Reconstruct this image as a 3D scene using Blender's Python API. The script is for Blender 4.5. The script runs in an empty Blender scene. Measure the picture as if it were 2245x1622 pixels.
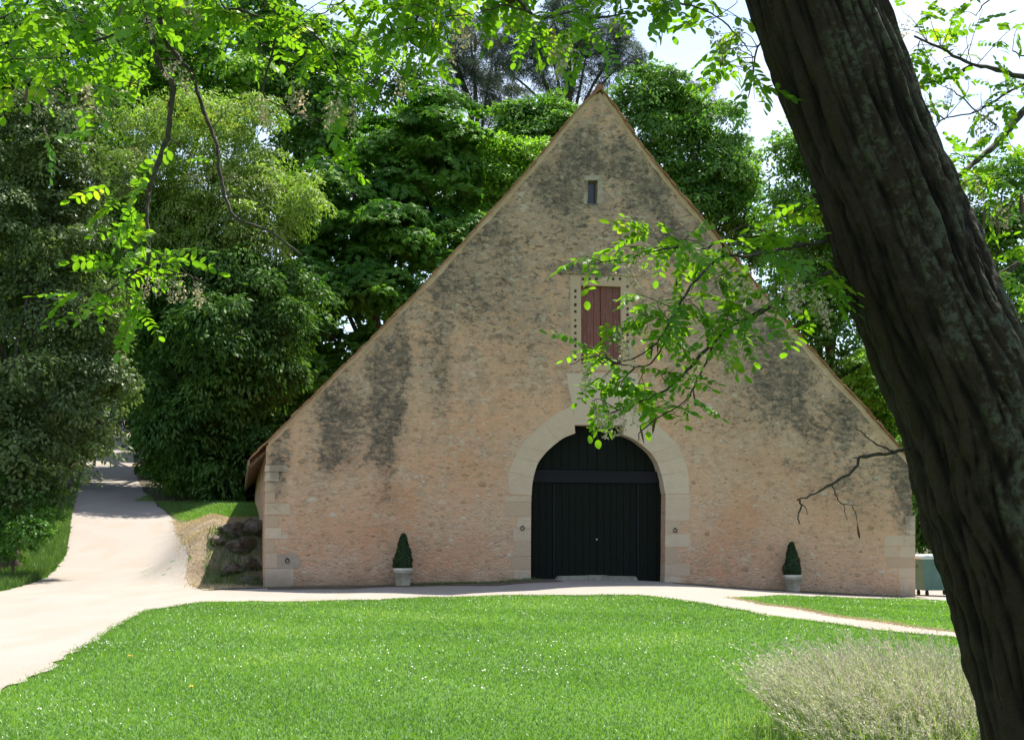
import bpy, math, random
import numpy as np
from mathutils import Vector, Matrix
from mathutils import noise as mnoise
from mathutils.geometry import delaunay_2d_cdt
random.seed(7)
RNG = np.random.default_rng(7)
S = bpy.context.scene
C = S.collection
PI = math.pi

# ------------------------------------------------------------------ camera
FPX, CX, CY = 2866.0, 1122.5, 811.0
PITCH = math.atan(339.0 / FPX)
CAMZ = 1.65
cam_d = bpy.data.cameras.new("camera")
cam = bpy.data.objects.new("camera", cam_d)
C.objects.link(cam)
cam.location = (0, 0, CAMZ)
cam.rotation_euler = (PI / 2 + PITCH, 0, 0)
cam_d.sensor_fit = 'HORIZONTAL'
cam_d.sensor_width = 36.0
cam_d.lens = 36.0 * FPX / 2245.0
cam_d.clip_start = 0.1
cam_d.clip_end = 3000
S.camera = cam

# ------------------------------------------------------------------ world, sun, exposure
SUN_EL, SUN_AZ = math.radians(63), math.radians(33)      # azimuth from +Y towards +X
W = bpy.data.worlds.new("World")
S.world = W
W.use_nodes = True
wn, wl = W.node_tree.nodes, W.node_tree.links
bg = wn['Background']
sky = wn.new('ShaderNodeTexSky')
sky.sky_type = 'NISHITA'
sky.sun_disc = False
sky.sun_elevation = SUN_EL
sky.sun_rotation = SUN_AZ
sky.air_density = 1.0
sky.dust_density = 0.9
tc = wn.new('ShaderNodeTexCoord')
mp = wn.new('ShaderNodeMapping')
mp.inputs['Scale'].default_value = (1.0, 1.0, 2.6)
cl = wn.new('ShaderNodeTexNoise')
cl.inputs['Scale'].default_value = 2.2
cl.inputs['Detail'].default_value = 8
cl.inputs['Roughness'].default_value = 0.55
rp = wn.new('ShaderNodeValToRGB')
rp.color_ramp.elements[0].position = 0.44
rp.color_ramp.elements[1].position = 0.66
mx = wn.new('ShaderNodeMix')
mx.data_type = 'RGBA'
mx.inputs[7].default_value = (4.2, 4.45, 5.05, 1)        # sunlit cloud, in the units of the sky texture
wl.new(tc.outputs['Generated'], mp.inputs['Vector'])
wl.new(mp.outputs[0], cl.inputs['Vector'])
wl.new(cl.outputs['Fac'], rp.inputs[0])
wl.new(rp.outputs[0], mx.inputs[0])
wl.new(sky.outputs[0], mx.inputs[6])
wl.new(mx.outputs[2], bg.inputs['Color'])
bg.inputs['Strength'].default_value = 0.102
sd = bpy.data.lights.new("sun", 'SUN')
sd.energy = 4.7
sd.angle = math.radians(0.53)
sd.color = (1.0, 0.94, 0.84)
sun = bpy.data.objects.new("sun", sd)
C.objects.link(sun)
to_sun = Vector((math.sin(SUN_AZ) * math.cos(SUN_EL), math.cos(SUN_AZ) * math.cos(SUN_EL), math.sin(SUN_EL)))
sun.rotation_euler = to_sun.to_track_quat('Z', 'Y').to_euler()
sun.location = (20, 30, 60)
S.view_settings.view_transform = 'Standard'
S.view_settings.look = 'None'
S.view_settings.gamma = 1
S.view_settings.use_curve_mapping = False
S.view_settings.exposure = 1.46
S.cycles.max_bounces = 8
S.cycles.diffuse_bounces = 4
S.cycles.transmission_bounces = 4

# ------------------------------------------------------------------ where things stand
cp, sp_ = math.cos(PITCH), math.sin(PITCH)
def ray(px, py):
    x = (px - CX) / FPX
    v = -(py - CY) / FPX
    return np.array([x, cp - v * sp_, sp_ + v * cp])
def P(px, py, Y):
    """point of the place seen at a photograph position, Y metres ahead"""
    r = ray(px, py)
    return np.array([0, 0, CAMZ]) + r * (Y / r[1])
ANG = math.atan(592.0 / FPX)                  # the gable is turned by this much
ca, sa = math.cos(ANG), math.sin(ANG)
Y0 = 38.2
OX, OY = P(580, 1150, Y0)[:2]
def to_local(x, y):
    dx, dy = x - OX, y - OY
    return dx * ca + dy * sa, -dx * sa + dy * ca
def to_world(u, v):
    return OX + u * ca - v * sa, OY + u * sa + v * ca
def F(px, py, v=0.0):
    """(u, z) where the sight line meets the plane of the gable (or one parallel to it)"""
    r = ray(px, py)
    t = (v + (-OX * sa + OY * ca)) / (-r[0] * sa + r[1] * ca)
    u, _ = to_local(r[0] * t, r[1] * t)
    return (u, CAMZ + r[2] * t)
def sm(a, b, x):
    t = np.clip((x - a) / (b - a), 0, 1)
    return t * t * (3 - 2 * t)
_base = [F(*p) for p in [(430, 1286), (580, 1289), (883, 1284), (1080, 1279), (1163, 1272), (1230, 1272), (1390, 1274), (1457, 1277), (1600, 1289), (1738, 1297), (2007, 1310), (2200, 1316)]]
BU = np.array([b[0] for b in _base]); BZ = np.array([b[1] for b in _base])
HT = np.array([-50, 6.5, 14, 23, 42, 62, 82, 112, 170, 300, 400.])
HZ = np.array([0, 0, 0.8, 2.1, 4.3, 6.6, 10., 16.5, 28, 44, 50.])
_tt = np.linspace(-50, 400, 451)
_hh = np.interp(_tt, HT, HZ)
_hh = np.convolve(np.pad(_hh, 6, mode='edge'), np.ones(13) / 13, mode='valid')
def H(x, y):
    x = np.asarray(x, float); y = np.asarray(y, float)
    u, v = to_local(x, y)
    zb = np.interp(u, BU, BZ)
    z = zb * sm(-29, -2.5, v)
    start = np.where(u > 16, 16.0, 0) * 0 + 14.0 * sm(10, 20, u)
    z = z + np.interp(v - start, _tt, _hh)
    bank = 1.5 * sm(0.6, 4.4, v) * sm(-3.9, -1.5, u) * (1 - sm(9, 34, v)) * (1 - sm(2, 6, u))
    rough = 0.03 * np.sin(x * 1.3 + 0.7 * y) * np.sin(y * 0.9 - 0.4 * x) * (v < -1)
    return z + bank + rough * sm(0, 4, -v)
def G(px, py):
    """where the sight line meets the ground"""
    r = ray(px, py)
    ts = np.concatenate([np.arange(4, 60, 0.04), np.arange(60, 320, 0.3)])
    X, Y, Z = r[0] * ts, r[1] * ts, CAMZ + r[2] * ts
    d = Z - H(X, Y)
    k = np.argmax(d < 0)
    if d[k] >= 0:
        k = len(ts) - 1
    return (X[k], Y[k])
def GP(px, py):
    x, y = G(px, py)
    return np.array([x, y, float(H(x, y))])

# ------------------------------------------------------------------ object helpers
def link(o, parent=None):
    C.objects.link(o)
    if parent is not None:
        o.parent = parent
    return o
def tag(o, label=None, cat=None, group=None, kind=None):
    if label: o['label'] = label
    if cat: o['category'] = cat
    if group: o['group'] = group
    if kind: o['kind'] = kind
    return o
def empty(name, loc, label, cat, group=None, rz=0.0):
    o = bpy.data.objects.new(name, None)
    o.location = loc
    o.rotation_euler = (0, 0, rz)
    o.empty_display_size = 0.3
    link(o)
    return tag(o, label, cat, group)
def np_mesh(name, V, Fc, mat, smooth=False, tint=None):
    """Fc: (n,k) int array of faces all with k corners"""
    me = bpy.data.meshes.new(name)
    V = np.ascontiguousarray(V, dtype=np.float32)
    Fc = np.ascontiguousarray(Fc, dtype=np.int32)
    n, k = Fc.shape
    me.vertices.add(len(V)); me.vertices.foreach_set('co', V.ravel())
    me.loops.add(n * k); me.loops.foreach_set('vertex_index', Fc.ravel())
    me.polygons.add(n)
    me.polygons.foreach_set('loop_start', np.arange(0, n * k, k, dtype=np.int32))
    me.polygons.foreach_set('loop_total', np.full(n, k, dtype=np.int32))
    if smooth:
        me.polygons.foreach_set('use_smooth', np.ones(n, dtype=bool))
    if tint is not None:
        a = me.attributes.new('tint', 'FLOAT', 'FACE')
        a.data.foreach_set('value', np.ascontiguousarray(tint, dtype=np.float32))
    me.update(calc_edges=True)
    if mat: me.materials.append(mat)
    return me
class MB:
    """collects solids; build() links them as one mesh object"""
    def __init__(s): s.v = []; s.f = []; s.t = []
    def add(s, vs, fs, t=0.5):
        o = len(s.v)
        s.v += [tuple(map(float, p)) for p in vs]
        s.f += [tuple(i + o for i in f) for f in fs]
        s.t += [t] * len(fs)
        return s
    def box(s, x0, x1, y0, y1, z0, z1, t=0.5):
        return s.add([(x0, y0, z0), (x1, y0, z0), (x1, y1, z0), (x0, y1, z0), (x0, y0, z1), (x1, y0, z1), (x1, y1, z1), (x0, y1, z1)],
                     [(0, 3, 2, 1), (4, 5, 6, 7), (0, 1, 5, 4), (1, 2, 6, 5), (2, 3, 7, 6), (3, 0, 4, 7)], t)
    def bev(s, x0, x1, y0, y1, z0, z1, b=0.006, t=0.5):
        """box whose front (-y) face is chamfered"""
        vs = [(x0 + b, y0, z0 + b), (x1 - b, y0, z0 + b), (x1 - b, y0, z1 - b), (x0 + b, y0, z1 - b),
              (x0, y0 + b, z0), (x1, y0 + b, z0), (x1, y0 + b, z1), (x0, y0 + b, z1),
              (x0, y1, z0), (x1, y1, z0), (x1, y1, z1), (x0, y1, z1)]
        return s.add(vs, [(0, 1, 2, 3), (0, 4, 5, 1), (1, 5, 6, 2), (2, 6, 7, 3), (3, 7, 4, 0),
                          (4, 8, 9, 5), (5, 9, 10, 6), (6, 10, 11, 7), (7, 11, 8, 4), (8, 11, 10, 9)], t)
    def prism(s, poly, y0, y1, b=0.0, t=0.5):
        """polygon in (x,z) drawn out from y0 (front) to y1; front edge chamfered by b"""
        n = len(poly)
        c = np.mean(np.array(poly), 0)
        vs, fs = [], []
        fr = []
        for (x, z) in poly:
            d = np.array([c[0] - x, c[1] - z]); L = np.hypot(*d) + 1e-6
            fr.append((x + d[0] / L * b, y0, z + d[1] / L * b))
        vs += fr
        vs += [(x, y0 + b, z) for x, z in poly]
        vs += [(x, y1, z) for x, z in poly]
        fs.append(tuple(range(n)))
        for i in range(n):
            j = (i + 1) % n
            fs.append((i, n + i, n + j, j))
            fs.append((n + i, 2 * n + i, 2 * n + j, n + j))
        fs.append(tuple(range(3 * n - 1, 2 * n - 1, -1)))
        return s.add(vs, fs, t)
    def tube(s, pts, rad, seg=7, t=0.5, cap=True):
        pts = [Vector(p) for p in pts]
        n = len(pts)
        if not hasattr(rad, '__len__'): rad = [rad] * n
        ref = Vector((0.31, 0.2, 0.93))
        vs, fs = [], []
        prev = None
        for i, p in enumerate(pts):
            d = (pts[min(i + 1, n - 1)] - pts[max(i - 1, 0)])
            if d.length < 1e-9: d = Vector((0, 0, 1))
            d.normalize()
            if prev is None:
                a = d.cross(ref)
                if a.length < 1e-3: a = d.cross(Vector((1, 0, 0)))
            else:
                a = prev - d * prev.dot(d)
            a.normalize(); prev = a
            b = d.cross(a)
            for k in range(seg):
                q = 2 * PI * k / seg
                vs.append(p + (a * math.cos(q) + b * math.sin(q)) * rad[i])
        for i in range(n - 1):
            for k in range(seg):
                k2 = (k + 1) % seg
                fs.append((i * seg + k, i * seg + k2, (i + 1) * seg + k2, (i + 1) * seg + k))
        if cap:
            fs.append(tuple(range(seg - 1, -1, -1)))
            fs.append(tuple((n - 1) * seg + k for k in range(seg)))
        return s.add(vs, fs, t)
    def lathe(s, prof, cx=0, cy=0, seg=28, t=0.5):
        vs, fs = [], []
        for (r, z) in prof:
            for k in range(seg):
                q = 2 * PI * k / seg
                vs.append((cx + r * math.cos(q), cy + r * math.sin(q), z))
        for i in range(len(prof) - 1):
            for k in range(seg):
                k2 = (k + 1) % seg
                fs.append((i * seg + k, i * seg + k2, (i + 1) * seg + k2, (i + 1) * seg + k))
        return s.add(vs, fs, t)
    def mesh(s, name, mat, smooth=False):
        me = bpy.data.meshes.new(name)
        me.from_pydata(s.v, [], s.f)
        a = me.attributes.new('tint', 'FLOAT', 'FACE')
        a.data.foreach_set('value', np.array(s.t, dtype=np.float32))
        if smooth:
            me.polygons.foreach_set('use_smooth', np.ones(len(s.f), dtype=bool))
        me.update()
        me.materials.append(mat)
        return me
    def build(s, name, mat, parent=None, smooth=False, kind=None, label=None):
        o = bpy.data.objects.new(name, s.mesh(name, mat, smooth))
        link(o, parent)
        if kind: o['kind'] = kind
        if label: o['label'] = label
        return o
def rsm(pts, n):
    """resample a polyline smoothly (Catmull-Rom) to n points"""
    p = np.array(pts, float)
    if len(p) < 3:
        return [tuple(p[0] + (p[-1] - p[0]) * t) for t in np.linspace(0, 1, n)]
    q = np.vstack([2 * p[0] - p[1], p, 2 * p[-1] - p[-2]])
    out = []
    for t in np.linspace(0, len(p) - 1 - 1e-6, n):
        i = int(t); f = t - i
        a, b, c, d = q[i], q[i + 1], q[i + 2], q[i + 3]
        out.append(tuple(0.5 * ((2 * b) + (-a + c) * f + (2 * a - 5 * b + 4 * c - d) * f * f + (-a + 3 * b - 3 * c + d) * f ** 3)))
    return out
def inside(poly, X, Y):
    poly = np.asarray(poly); r = np.zeros(len(X), bool)
    n = len(poly); j = n - 1
    for i in range(n):
        xi, yi = poly[i]; xj, yj = poly[j]
        c = ((yi > Y) != (yj > Y)) & (X < (xj - xi) * (Y - yi) / (yj - yi + 1e-12) + xi)
        r ^= c; j = i
    return r

# ------------------------------------------------------------------ materials
class NT:
    def __init__(s, name):
        s.m = bpy.data.materials.new(name); s.m.use_nodes = True
        s.n = s.m.node_tree.nodes; s.l = s.m.node_tree.links
        s.b = s.n['Principled BSDF']; s.out = s.n['Material Output']
        s.b.inputs['Roughness'].default_value = 0.9
        s.b.inputs['Specular IOR Level'].default_value = 0.2
    def put(s, sock, v):
        if hasattr(v, 'is_linked') or isinstance(v, bpy.types.NodeSocket): s.l.new(v, sock)
        elif v is not None: sock.default_value = v if not (isinstance(v, tuple) and len(v) == 3 and sock.type == 'RGBA') else (*v, 1)
    def math(s, op, a, b=None, c=None, clamp=False):
        n = s.n.new('ShaderNodeMath'); n.operation = op; n.use_clamp = clamp
        s.put(n.inputs[0], a)
        if b is not None: s.put(n.inputs[1], b)
        if c is not None: s.put(n.inputs[2], c)
        return n.outputs[0]
    def mix(s, f, a, b, mode='MIX'):
        n = s.n.new('ShaderNodeMix'); n.data_type = 'RGBA'; n.blend_type = mode
        s.put(n.inputs[0], f); s.put(n.inputs[6], a); s.put(n.inputs[7], b)
        return n.outputs[2]
    def sstep(s, x, a, b):
        n = s.n.new('ShaderNodeMapRange'); n.interpolation_type = 'SMOOTHSTEP'
        s.put(n.inputs[0], x)
        if a < b:
            n.inputs[1].default_value, n.inputs[2].default_value = a, b
        else:
            n.inputs[1].default_value, n.inputs[2].default_value = b, a
            n.inputs[3].default_value, n.inputs[4].default_value = 1, 0
        return n.outputs[0]
    def coord(s, obj=None, kind='Object'):
        n = s.n.new('ShaderNodeTexCoord')
        if obj: n.object = obj
        return n.outputs[kind]
    def pos(s): return s.n.new('ShaderNodeNewGeometry').outputs['Position']
    def sep(s, v):
        n = s.n.new('ShaderNodeSeparateXYZ'); s.l.new(v, n.inputs[0]); return n.outputs
    def scale(s, v, sc, loc=(0, 0, 0)):
        n = s.n.new('ShaderNodeMapping'); s.l.new(v, n.inputs[0]); n.inputs['Scale'].default_value = sc; n.inputs['Location'].default_value = loc
        return n.outputs[0]
    def noise(s, v, sc, det=4, rough=0.55, dist=0.0):
        n = s.n.new('ShaderNodeTexNoise'); s.l.new(v, n.inputs['Vector'])
        n.inputs['Scale'].default_value = sc; n.inputs['Detail'].default_value = det
        n.inputs['Roughness'].default_value = rough; n.inputs['Distortion'].default_value = dist
        return n.outputs['Fac']
    def voro(s, v, sc, feat='F1', out='Distance'):
        n = s.n.new('ShaderNodeTexVoronoi'); n.feature = feat; s.l.new(v, n.inputs['Vector']); n.inputs['Scale'].default_value = sc
        return n.outputs[out]
    def attr(s, name='tint', out='Fac'):
        n = s.n.new('ShaderNodeAttribute'); n.attribute_name = name; return n.outputs[out]
    def rand(s): return s.n.new('ShaderNodeObjectInfo').outputs['Random']
    def bump(s, h, strength=0.5, dist=0.02):
        n = s.n.new('ShaderNodeBump'); n.inputs['Strength'].default_value = strength; n.inputs['Distance'].default_value = dist
        s.put(n.inputs['Height'], h); s.l.new(n.outputs[0], s.b.inputs['Normal'])
    def col(s, v): s.put(s.b.inputs['Base Color'], v)

def simple(name, c1, c2, sc=6, rough=0.85, bump=0.3, bd=0.01, stretch=(1, 1, 1), spec=0.2):
    t = NT(name)
    v = t.scale(t.coord(), stretch)
    n = t.noise(v, sc, 6)
    t.col(t.mix(t.sstep(n, 0.3, 0.7), c1, c2))
    t.b.inputs['Roughness'].default_value = rough
    t.b.inputs['Specular IOR Level'].default_value = spec
    if bump: t.bump(n, bump, bd)
    return t.m
def leafy(name, c1, c2, c3=None, trans=0.35, tcol=None, gloss=0.02, grough=0.45):
    """foliage: diffuse, light coming through, a little shine; tint varies leaf by leaf"""
    t = NT(name)
    a = t.attr('tint')
    c = t.mix(a, c1, c2)
    if c3: c = t.mix(t.sstep(a, 0.9, 1.0), c, c3)
    d = t.n.new('ShaderNodeBsdfDiffuse'); t.l.new(c, d.inputs[0])
    tr = t.n.new('ShaderNodeBsdfTranslucent')
    tc_ = t.mix(1.0, c, tcol or (1.6, 1.7, 0.7), 'MULTIPLY')
    t.l.new(tc_, tr.inputs[0])
    g = t.n.new('ShaderNodeBsdfGlossy'); g.inputs['Roughness'].default_value = grough; g.inputs[0].default_value = (1, 1, 1, 1)
    m1 = t.n.new('ShaderNodeMixShader'); m1.inputs[0].default_value = trans
    t.l.new(d.outputs[0], m1.inputs[1]); t.l.new(tr.outputs[0], m1.inputs[2])
    m2 = t.n.new('ShaderNodeMixShader'); m2.inputs[0].default_value = gloss
    t.l.new(m1.outputs[0], m2.inputs[1]); t.l.new(g.outputs[0], m2.inputs[2])
    t.l.new(m2.outputs[0], t.out.inputs[0])
    return t.m

M = {}
M['leaf_oak'] = leafy('holm_oak_leaf', (0.045, 0.078, 0.022), (0.130, 0.180, 0.062), None, 0.28, (1.3, 1.6, 0.6), gloss=0.02)
M['leaf_lime'] = leafy('pale_leaf', (0.115, 0.190, 0.032), (0.235, 0.315, 0.066), (0.29, 0.29, 0.10), 0.42, (1.3, 1.6, 0.6))
M['leaf_chestnut'] = leafy('chestnut_leaf', (0.036, 0.115, 0.014), (0.108, 0.228, 0.028), None, 0.42, gloss=0.012)
M['leaf_bright'] = leafy('bright_leaf', (0.105, 0.230, 0.022), (0.200, 0.350, 0.035), None, 0.45)
M['leaf_mid'] = leafy('mid_green_leaf', (0.048, 0.135, 0.020), (0.125, 0.245, 0.038), None, 0.40, gloss=0.02)
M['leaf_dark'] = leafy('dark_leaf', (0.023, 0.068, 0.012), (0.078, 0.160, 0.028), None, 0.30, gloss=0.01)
M['needle'] = leafy('pine_needle', (0.050, 0.078, 0.050), (0.130, 0.165, 0.115), None, 0.2, (1.2, 1.2, 0.9))
M['leaf_bare'] = leafy('grey_twig_leaf', (0.11, 0.10, 0.085), (0.20, 0.17, 0.15), None, 0.25, (1.2, 1.1, 1.0))
M['leaf_locust'] = leafy('locust_leaf', (0.062, 0.165, 0.012), (0.135, 0.270, 0.020), (0.20, 0.30, 0.03), 0.56, (1.8, 1.65, 0.55), gloss=0.02)
M['topiary'] = leafy('box_leaf', (0.014, 0.034, 0.010), (0.035, 0.070, 0.020), None, 0.15)
M['grass'] = leafy('grass_blade', (0.070, 0.160, 0.022), (0.135, 0.265, 0.042), (0.28, 0.37, 0.15), 0.4, (1.6, 1.6, 0.5), gloss=0.035, grough=0.4)
M['verge'] = leafy('verge_blade', (0.045, 0.095, 0.020), (0.10, 0.17, 0.04), (0.2, 0.2, 0.09), 0.35)
M['dry'] = leafy('dry_grass_blade', (0.28, 0.275, 0.195), (0.46, 0.445, 0.35), (0.63, 0.60, 0.52), 0.4, (1.1, 1.05, 0.9), gloss=0.05)
M['tallgreen'] = leafy('tall_grass_stem', (0.11, 0.20, 0.04), (0.25, 0.33, 0.12), None, 0.35)
M['straw'] = leafy('straw_fringe', (0.30, 0.24, 0.12), (0.45, 0.36, 0.20), None, 0.3, (1.1, 1.05, 0.9))
M['blossom'] = leafy('withered_blossom', (0.30, 0.24, 0.15), (0.55, 0.47, 0.34), (0.62, 0.50, 0.42), 0.4, (1.1, 1.05, 0.9))
M['petal'] = leafy('daisy_petal', (0.75, 0.75, 0.68), (0.80, 0.80, 0.76), None, 0.3, (1, 1, 1))
M['yellow'] = simple('yellow_petal', (0.75, 0.45, 0.02), (0.8, 0.52, 0.04), 40, bump=0)
M['twig'] = simple('dark_twig', (0.035, 0.028, 0.020), (0.075, 0.062, 0.045), 60, bump=0.4, bd=0.002)
M['pod'] = simple('brown_pod', (0.055, 0.026, 0.012), (0.11, 0.055, 0.025), 50, 0.6, 0.2, 0.002, spec=0.4)
M['trunk_far'] = simple('grey_brown_bark', (0.05, 0.042, 0.033), (0.12, 0.10, 0.08), 6, bump=0.6, bd=0.03, stretch=(1, 1, 0.25))
M['stone_rock'] = simple('rough_rock', (0.040, 0.032, 0.024), (0.125, 0.102, 0.074), 5, bump=0.9, bd=0.06)
M['pot'] = simple('cream_stone_pot', (0.33, 0.295, 0.225), (0.52, 0.475, 0.385), 4, 0.8, 0.15, 0.006)
M['soil'] = simple('dark_soil', (0.03, 0.022, 0.015), (0.06, 0.045, 0.03), 30)
M['iron'] = simple('rusted_iron', (0.02, 0.017, 0.015), (0.05, 0.04, 0.033), 30, 0.7, 0.3, 0.003)
M['wood_raw'] = simple('weathered_timber', (0.13, 0.09, 0.06), (0.24, 0.17, 0.115), 5, 0.9, 0.4, 0.01, (6, 1, 6))
M['bin'] = simple('grey_green_plastic', (0.060, 0.135, 0.115), (0.075, 0.16, 0.135), 3, 0.5, 0.05, 0.004, spec=0.4)
M['bin_lid'] = simple('pale_lid', (0.42, 0.50, 0.50), (0.50, 0.57, 0.57), 3, 0.35, 0.05, 0.004, spec=0.5)
M['rubber'] = simple('black_rubber', (0.02, 0.02, 0.02), (0.035, 0.035, 0.035), 20, 0.8, 0.1)

# ---- gravel, ground
def gravel():
    t = NT('pale_gravel'); p = t.pos()
    n1 = t.noise(p, 0.35, 5); n2 = t.noise(p, 14, 5, 0.7); n3 = t.noise(t.scale(p, (1.0, 0.25, 1)), 1.2, 4)
    v = t.voro(p, 45)
    c = t.mix(n1, (0.206, 0.184, 0.158), (0.266, 0.243, 0.214))
    c = t.mix(t.math('MULTIPLY', t.sstep(n3, 0.46, 0.66), 0.7), c, (0.228, 0.192, 0.155))
    c = t.mix(t.math('MULTIPLY', t.sstep(n2, 0.55, 0.75), 0.45), c, (0.20, 0.155, 0.115))
    c = t.mix(t.math('MULTIPLY', t.sstep(v, 0.55, 0.2), 0.16), c, (0.42, 0.39, 0.35))
    t.col(c); t.bump(t.math('ADD', n2, v), 0.35, 0.02)
    return t.m
M['gravel'] = gravel()
def dirt():
    t = NT('dry_bank'); p = t.pos()
    n1 = t.noise(p, 0.8, 6, 0.65); n2 = t.noise(p, 9, 6, 0.7)
    c = t.mix(t.sstep(n1, 0.35, 0.65), (0.15, 0.115, 0.078), (0.27, 0.215, 0.14))
    c = t.mix(t.math('MULTIPLY', t.sstep(n2, 0.45, 0.7), 0.6), c, (0.12, 0.09, 0.065))
    t.col(c); t.bump(n2, 0.8, 0.06)
    return t.m
M['dirt'] = dirt()
M['earth'] = simple('damp_earth', (0.055, 0.042, 0.028), (0.13, 0.10, 0.07), 5, bump=.6, bd=.03)
def ground_mat():
    t = NT('grassy_ground'); p = t.pos(); x = t.sep(p)
    n1 = t.noise(p, 0.5, 5); n2 = t.noise(p, 12, 5, 0.7)
    g = t.mix(n1, (0.050, 0.130, 0.016), (0.090, 0.190, 0.028))
    g = t.mix(t.math('MULTIPLY', n2, 0.5), g, (0.040, 0.060, 0.015))
    w = t.mix(n2, (0.035, 0.032, 0.016), (0.075, 0.062, 0.035))
    t.col(t.mix(t.sstep(t.math('ADD', x[1], t.math('MULTIPLY', n1, 8)), 58, 66), g, w))
    t.bump(n2, 0.8, 0.05)
    return t.m
M['ground'] = ground_mat()

# ------------------------------------------------------------------ the ground and the paths
def grid_axis(segs):
    a = []
    for (x0, x1, st) in segs: a += list(np.arange(x0, x1, st))
    a.append(segs[-1][1]); return np.array(a)
gx = grid_axis([(-700, -60, 40), (-60, -24, 3), (-24, 26, 0.4), (26, 60, 3), (60, 700, 40)])
gy = grid_axis([(-300, -20, 40), (-20, 4, 2), (4, 76, 0.4), (76, 160, 2), (160, 440, 10)])
XX, YY = np.meshgrid(gx, gy)
ZZ = H(XX, YY)
V = np.stack([XX, YY, ZZ], -1).reshape(-1, 3)
nx, ny = len(gx), len(gy)
ii = (np.arange(ny - 1)[:, None] * nx + np.arange(nx - 1)[None, :]).ravel()
o = bpy.data.objects.new('ground', np_mesh('ground', V, np.stack([ii, ii + 1, ii + 1 + nx, ii + nx], 1), M['ground'], True))
tag(link(o), kind='structure')

def sheet(name, poly, mat, lift, step=0.5, jitter=0.05, seg=0.35):
    poly = [np.array(p, float) for p in poly]
    b = []
    for i in range(len(poly)):
        a, c = poly[i], poly[(i + 1) % len(poly)]
        n = max(1, int(np.hypot(*(c - a)) / seg))
        for k in range(n):
            q = a + (c - a) * k / n
            if k: q = q + RNG.normal(0, jitter, 2)
            b.append(q)
    b = np.array(b)
    xs = np.arange(b[:, 0].min(), b[:, 0].max(), step); ys = np.arange(b[:, 1].min(), b[:, 1].max(), step)
    X, Y = np.meshgrid(xs, ys); X = X.ravel(); Y = Y.ravel()
    k = inside(b, X, Y); X, Y = X[k], Y[k]
    pts = [Vector(q) for q in b] + [Vector((x, y)) for x, y in zip(X, Y)]
    nb = len(b)
    r = delaunay_2d_cdt(pts, [(i, (i + 1) % nb) for i in range(nb)], [], 0, 1e-5)
    vv = np.array([(p.x, p.y) for p in r[0]]); ff = np.array([f for f in r[2] if len(f) == 3])
    cen = vv[ff].mean(1); ff = ff[inside(b, cen[:, 0], cen[:, 1])]
    Z = H(vv[:, 0], vv[:, 1]) + lift
    o = bpy.data.objects.new(name, np_mesh(name, np.column_stack([vv, Z]), ff, mat, True))
    return tag(link(o), kind='structure')
lawn_edge = [(-500, 1690), (-200, 1592), (0, 1523), (60, 1498), (130, 1462), (200, 1412), (270, 1367), (330, 1338), (400, 1327), (460, 1321), (560, 1319), (700, 1319), (830, 1317),
             (930, 1310), (1060, 1308), (1200, 1306), (1400, 1306), (1480, 1315), (1560, 1328), (1640, 1341), (1700, 1354), (1760, 1361), (1830, 1369), (1900, 1381), (2000, 1391), (2092, 1399), (2300, 1420), (2600, 1450)]
path_up = [(2600, 1434), (2300, 1409), (2090, 1388), (2000, 1377), (1900, 1362), (1800, 1347), (1700, 1330), (1640, 1319), (1598, 1312)]
wedge_up = [(1598, 1312), (1660, 1310), (1780, 1309), (1850, 1311), (1930, 1313), (2010, 1315), (2090, 1319), (2300, 1327), (2600, 1335)]
road_r = [(460, 1296), (432, 1287), (416, 1240), (405, 1185), (385, 1140), (345, 1110), (315, 1080), (300, 1050), (292, 1020), (294, 1000), (305, 960), (300, 905), (312, 868)]
road_l = [(236, 868), (232, 905), (225, 960), (195, 1000), (180, 1040), (165, 1090), (158, 1130), (152, 1170), (145, 1215), (125, 1245), (105, 1265), (60, 1283), (0, 1298), (-200, 1335), (-600, 1410)]
g_lawn = [G(*p) for p in lawn_edge]; g_pu = [G(*p) for p in path_up]; g_wu = [G(*p) for p in wedge_up]
g_rr = [G(*p) for p in road_r]; g_rl = [G(*p) for p in road_l]
inner = [to_world(40, 9), to_world(24, 8), to_world(21.6, 7), to_world(20.5, 1.2), to_world(14, 0.5), to_world(6, 0.5), to_world(0.4, 0.4), to_world(0.2, -0.25)]
sheet('path', g_lawn + g_pu + g_wu[1:] + inner + g_rr + g_rl, M['gravel'], 0.022)
bank_px = [(450, 1296), (424, 1287), (409, 1240), (399, 1185), (380, 1142), (430, 1141), (500, 1137), (560, 1134)]
g_bank = [G(*p) for p in bank_px]
sheet('bank', g_bank + [to_world(0.3, 9), to_world(0.3, 0.2)], M['dirt'], 0.035, 0.3, 0.09)

ua = np.linspace(0.1, 8.6, 26)
sheet('earth_strip', [to_world(u, .05) for u in ua] + [to_world(u, -1.35 - .35 * math.sin(u * 1.1) - .20 * math.sin(u * 3.3)) for u in ua[::-1]], M['earth'], 0.034, 0.3, 0.04, 0.2)
ua = np.linspace(12.3, 20.6, 26)
sheet('earth_strip', [to_world(u, .05) for u in ua] + [to_world(u, -0.85 - .25 * math.sin(u * 1.2) - .12 * math.sin(u * 3.9)) for u in ua[::-1]], M['earth'], 0.034, 0.3, 0.04, 0.2)

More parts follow.
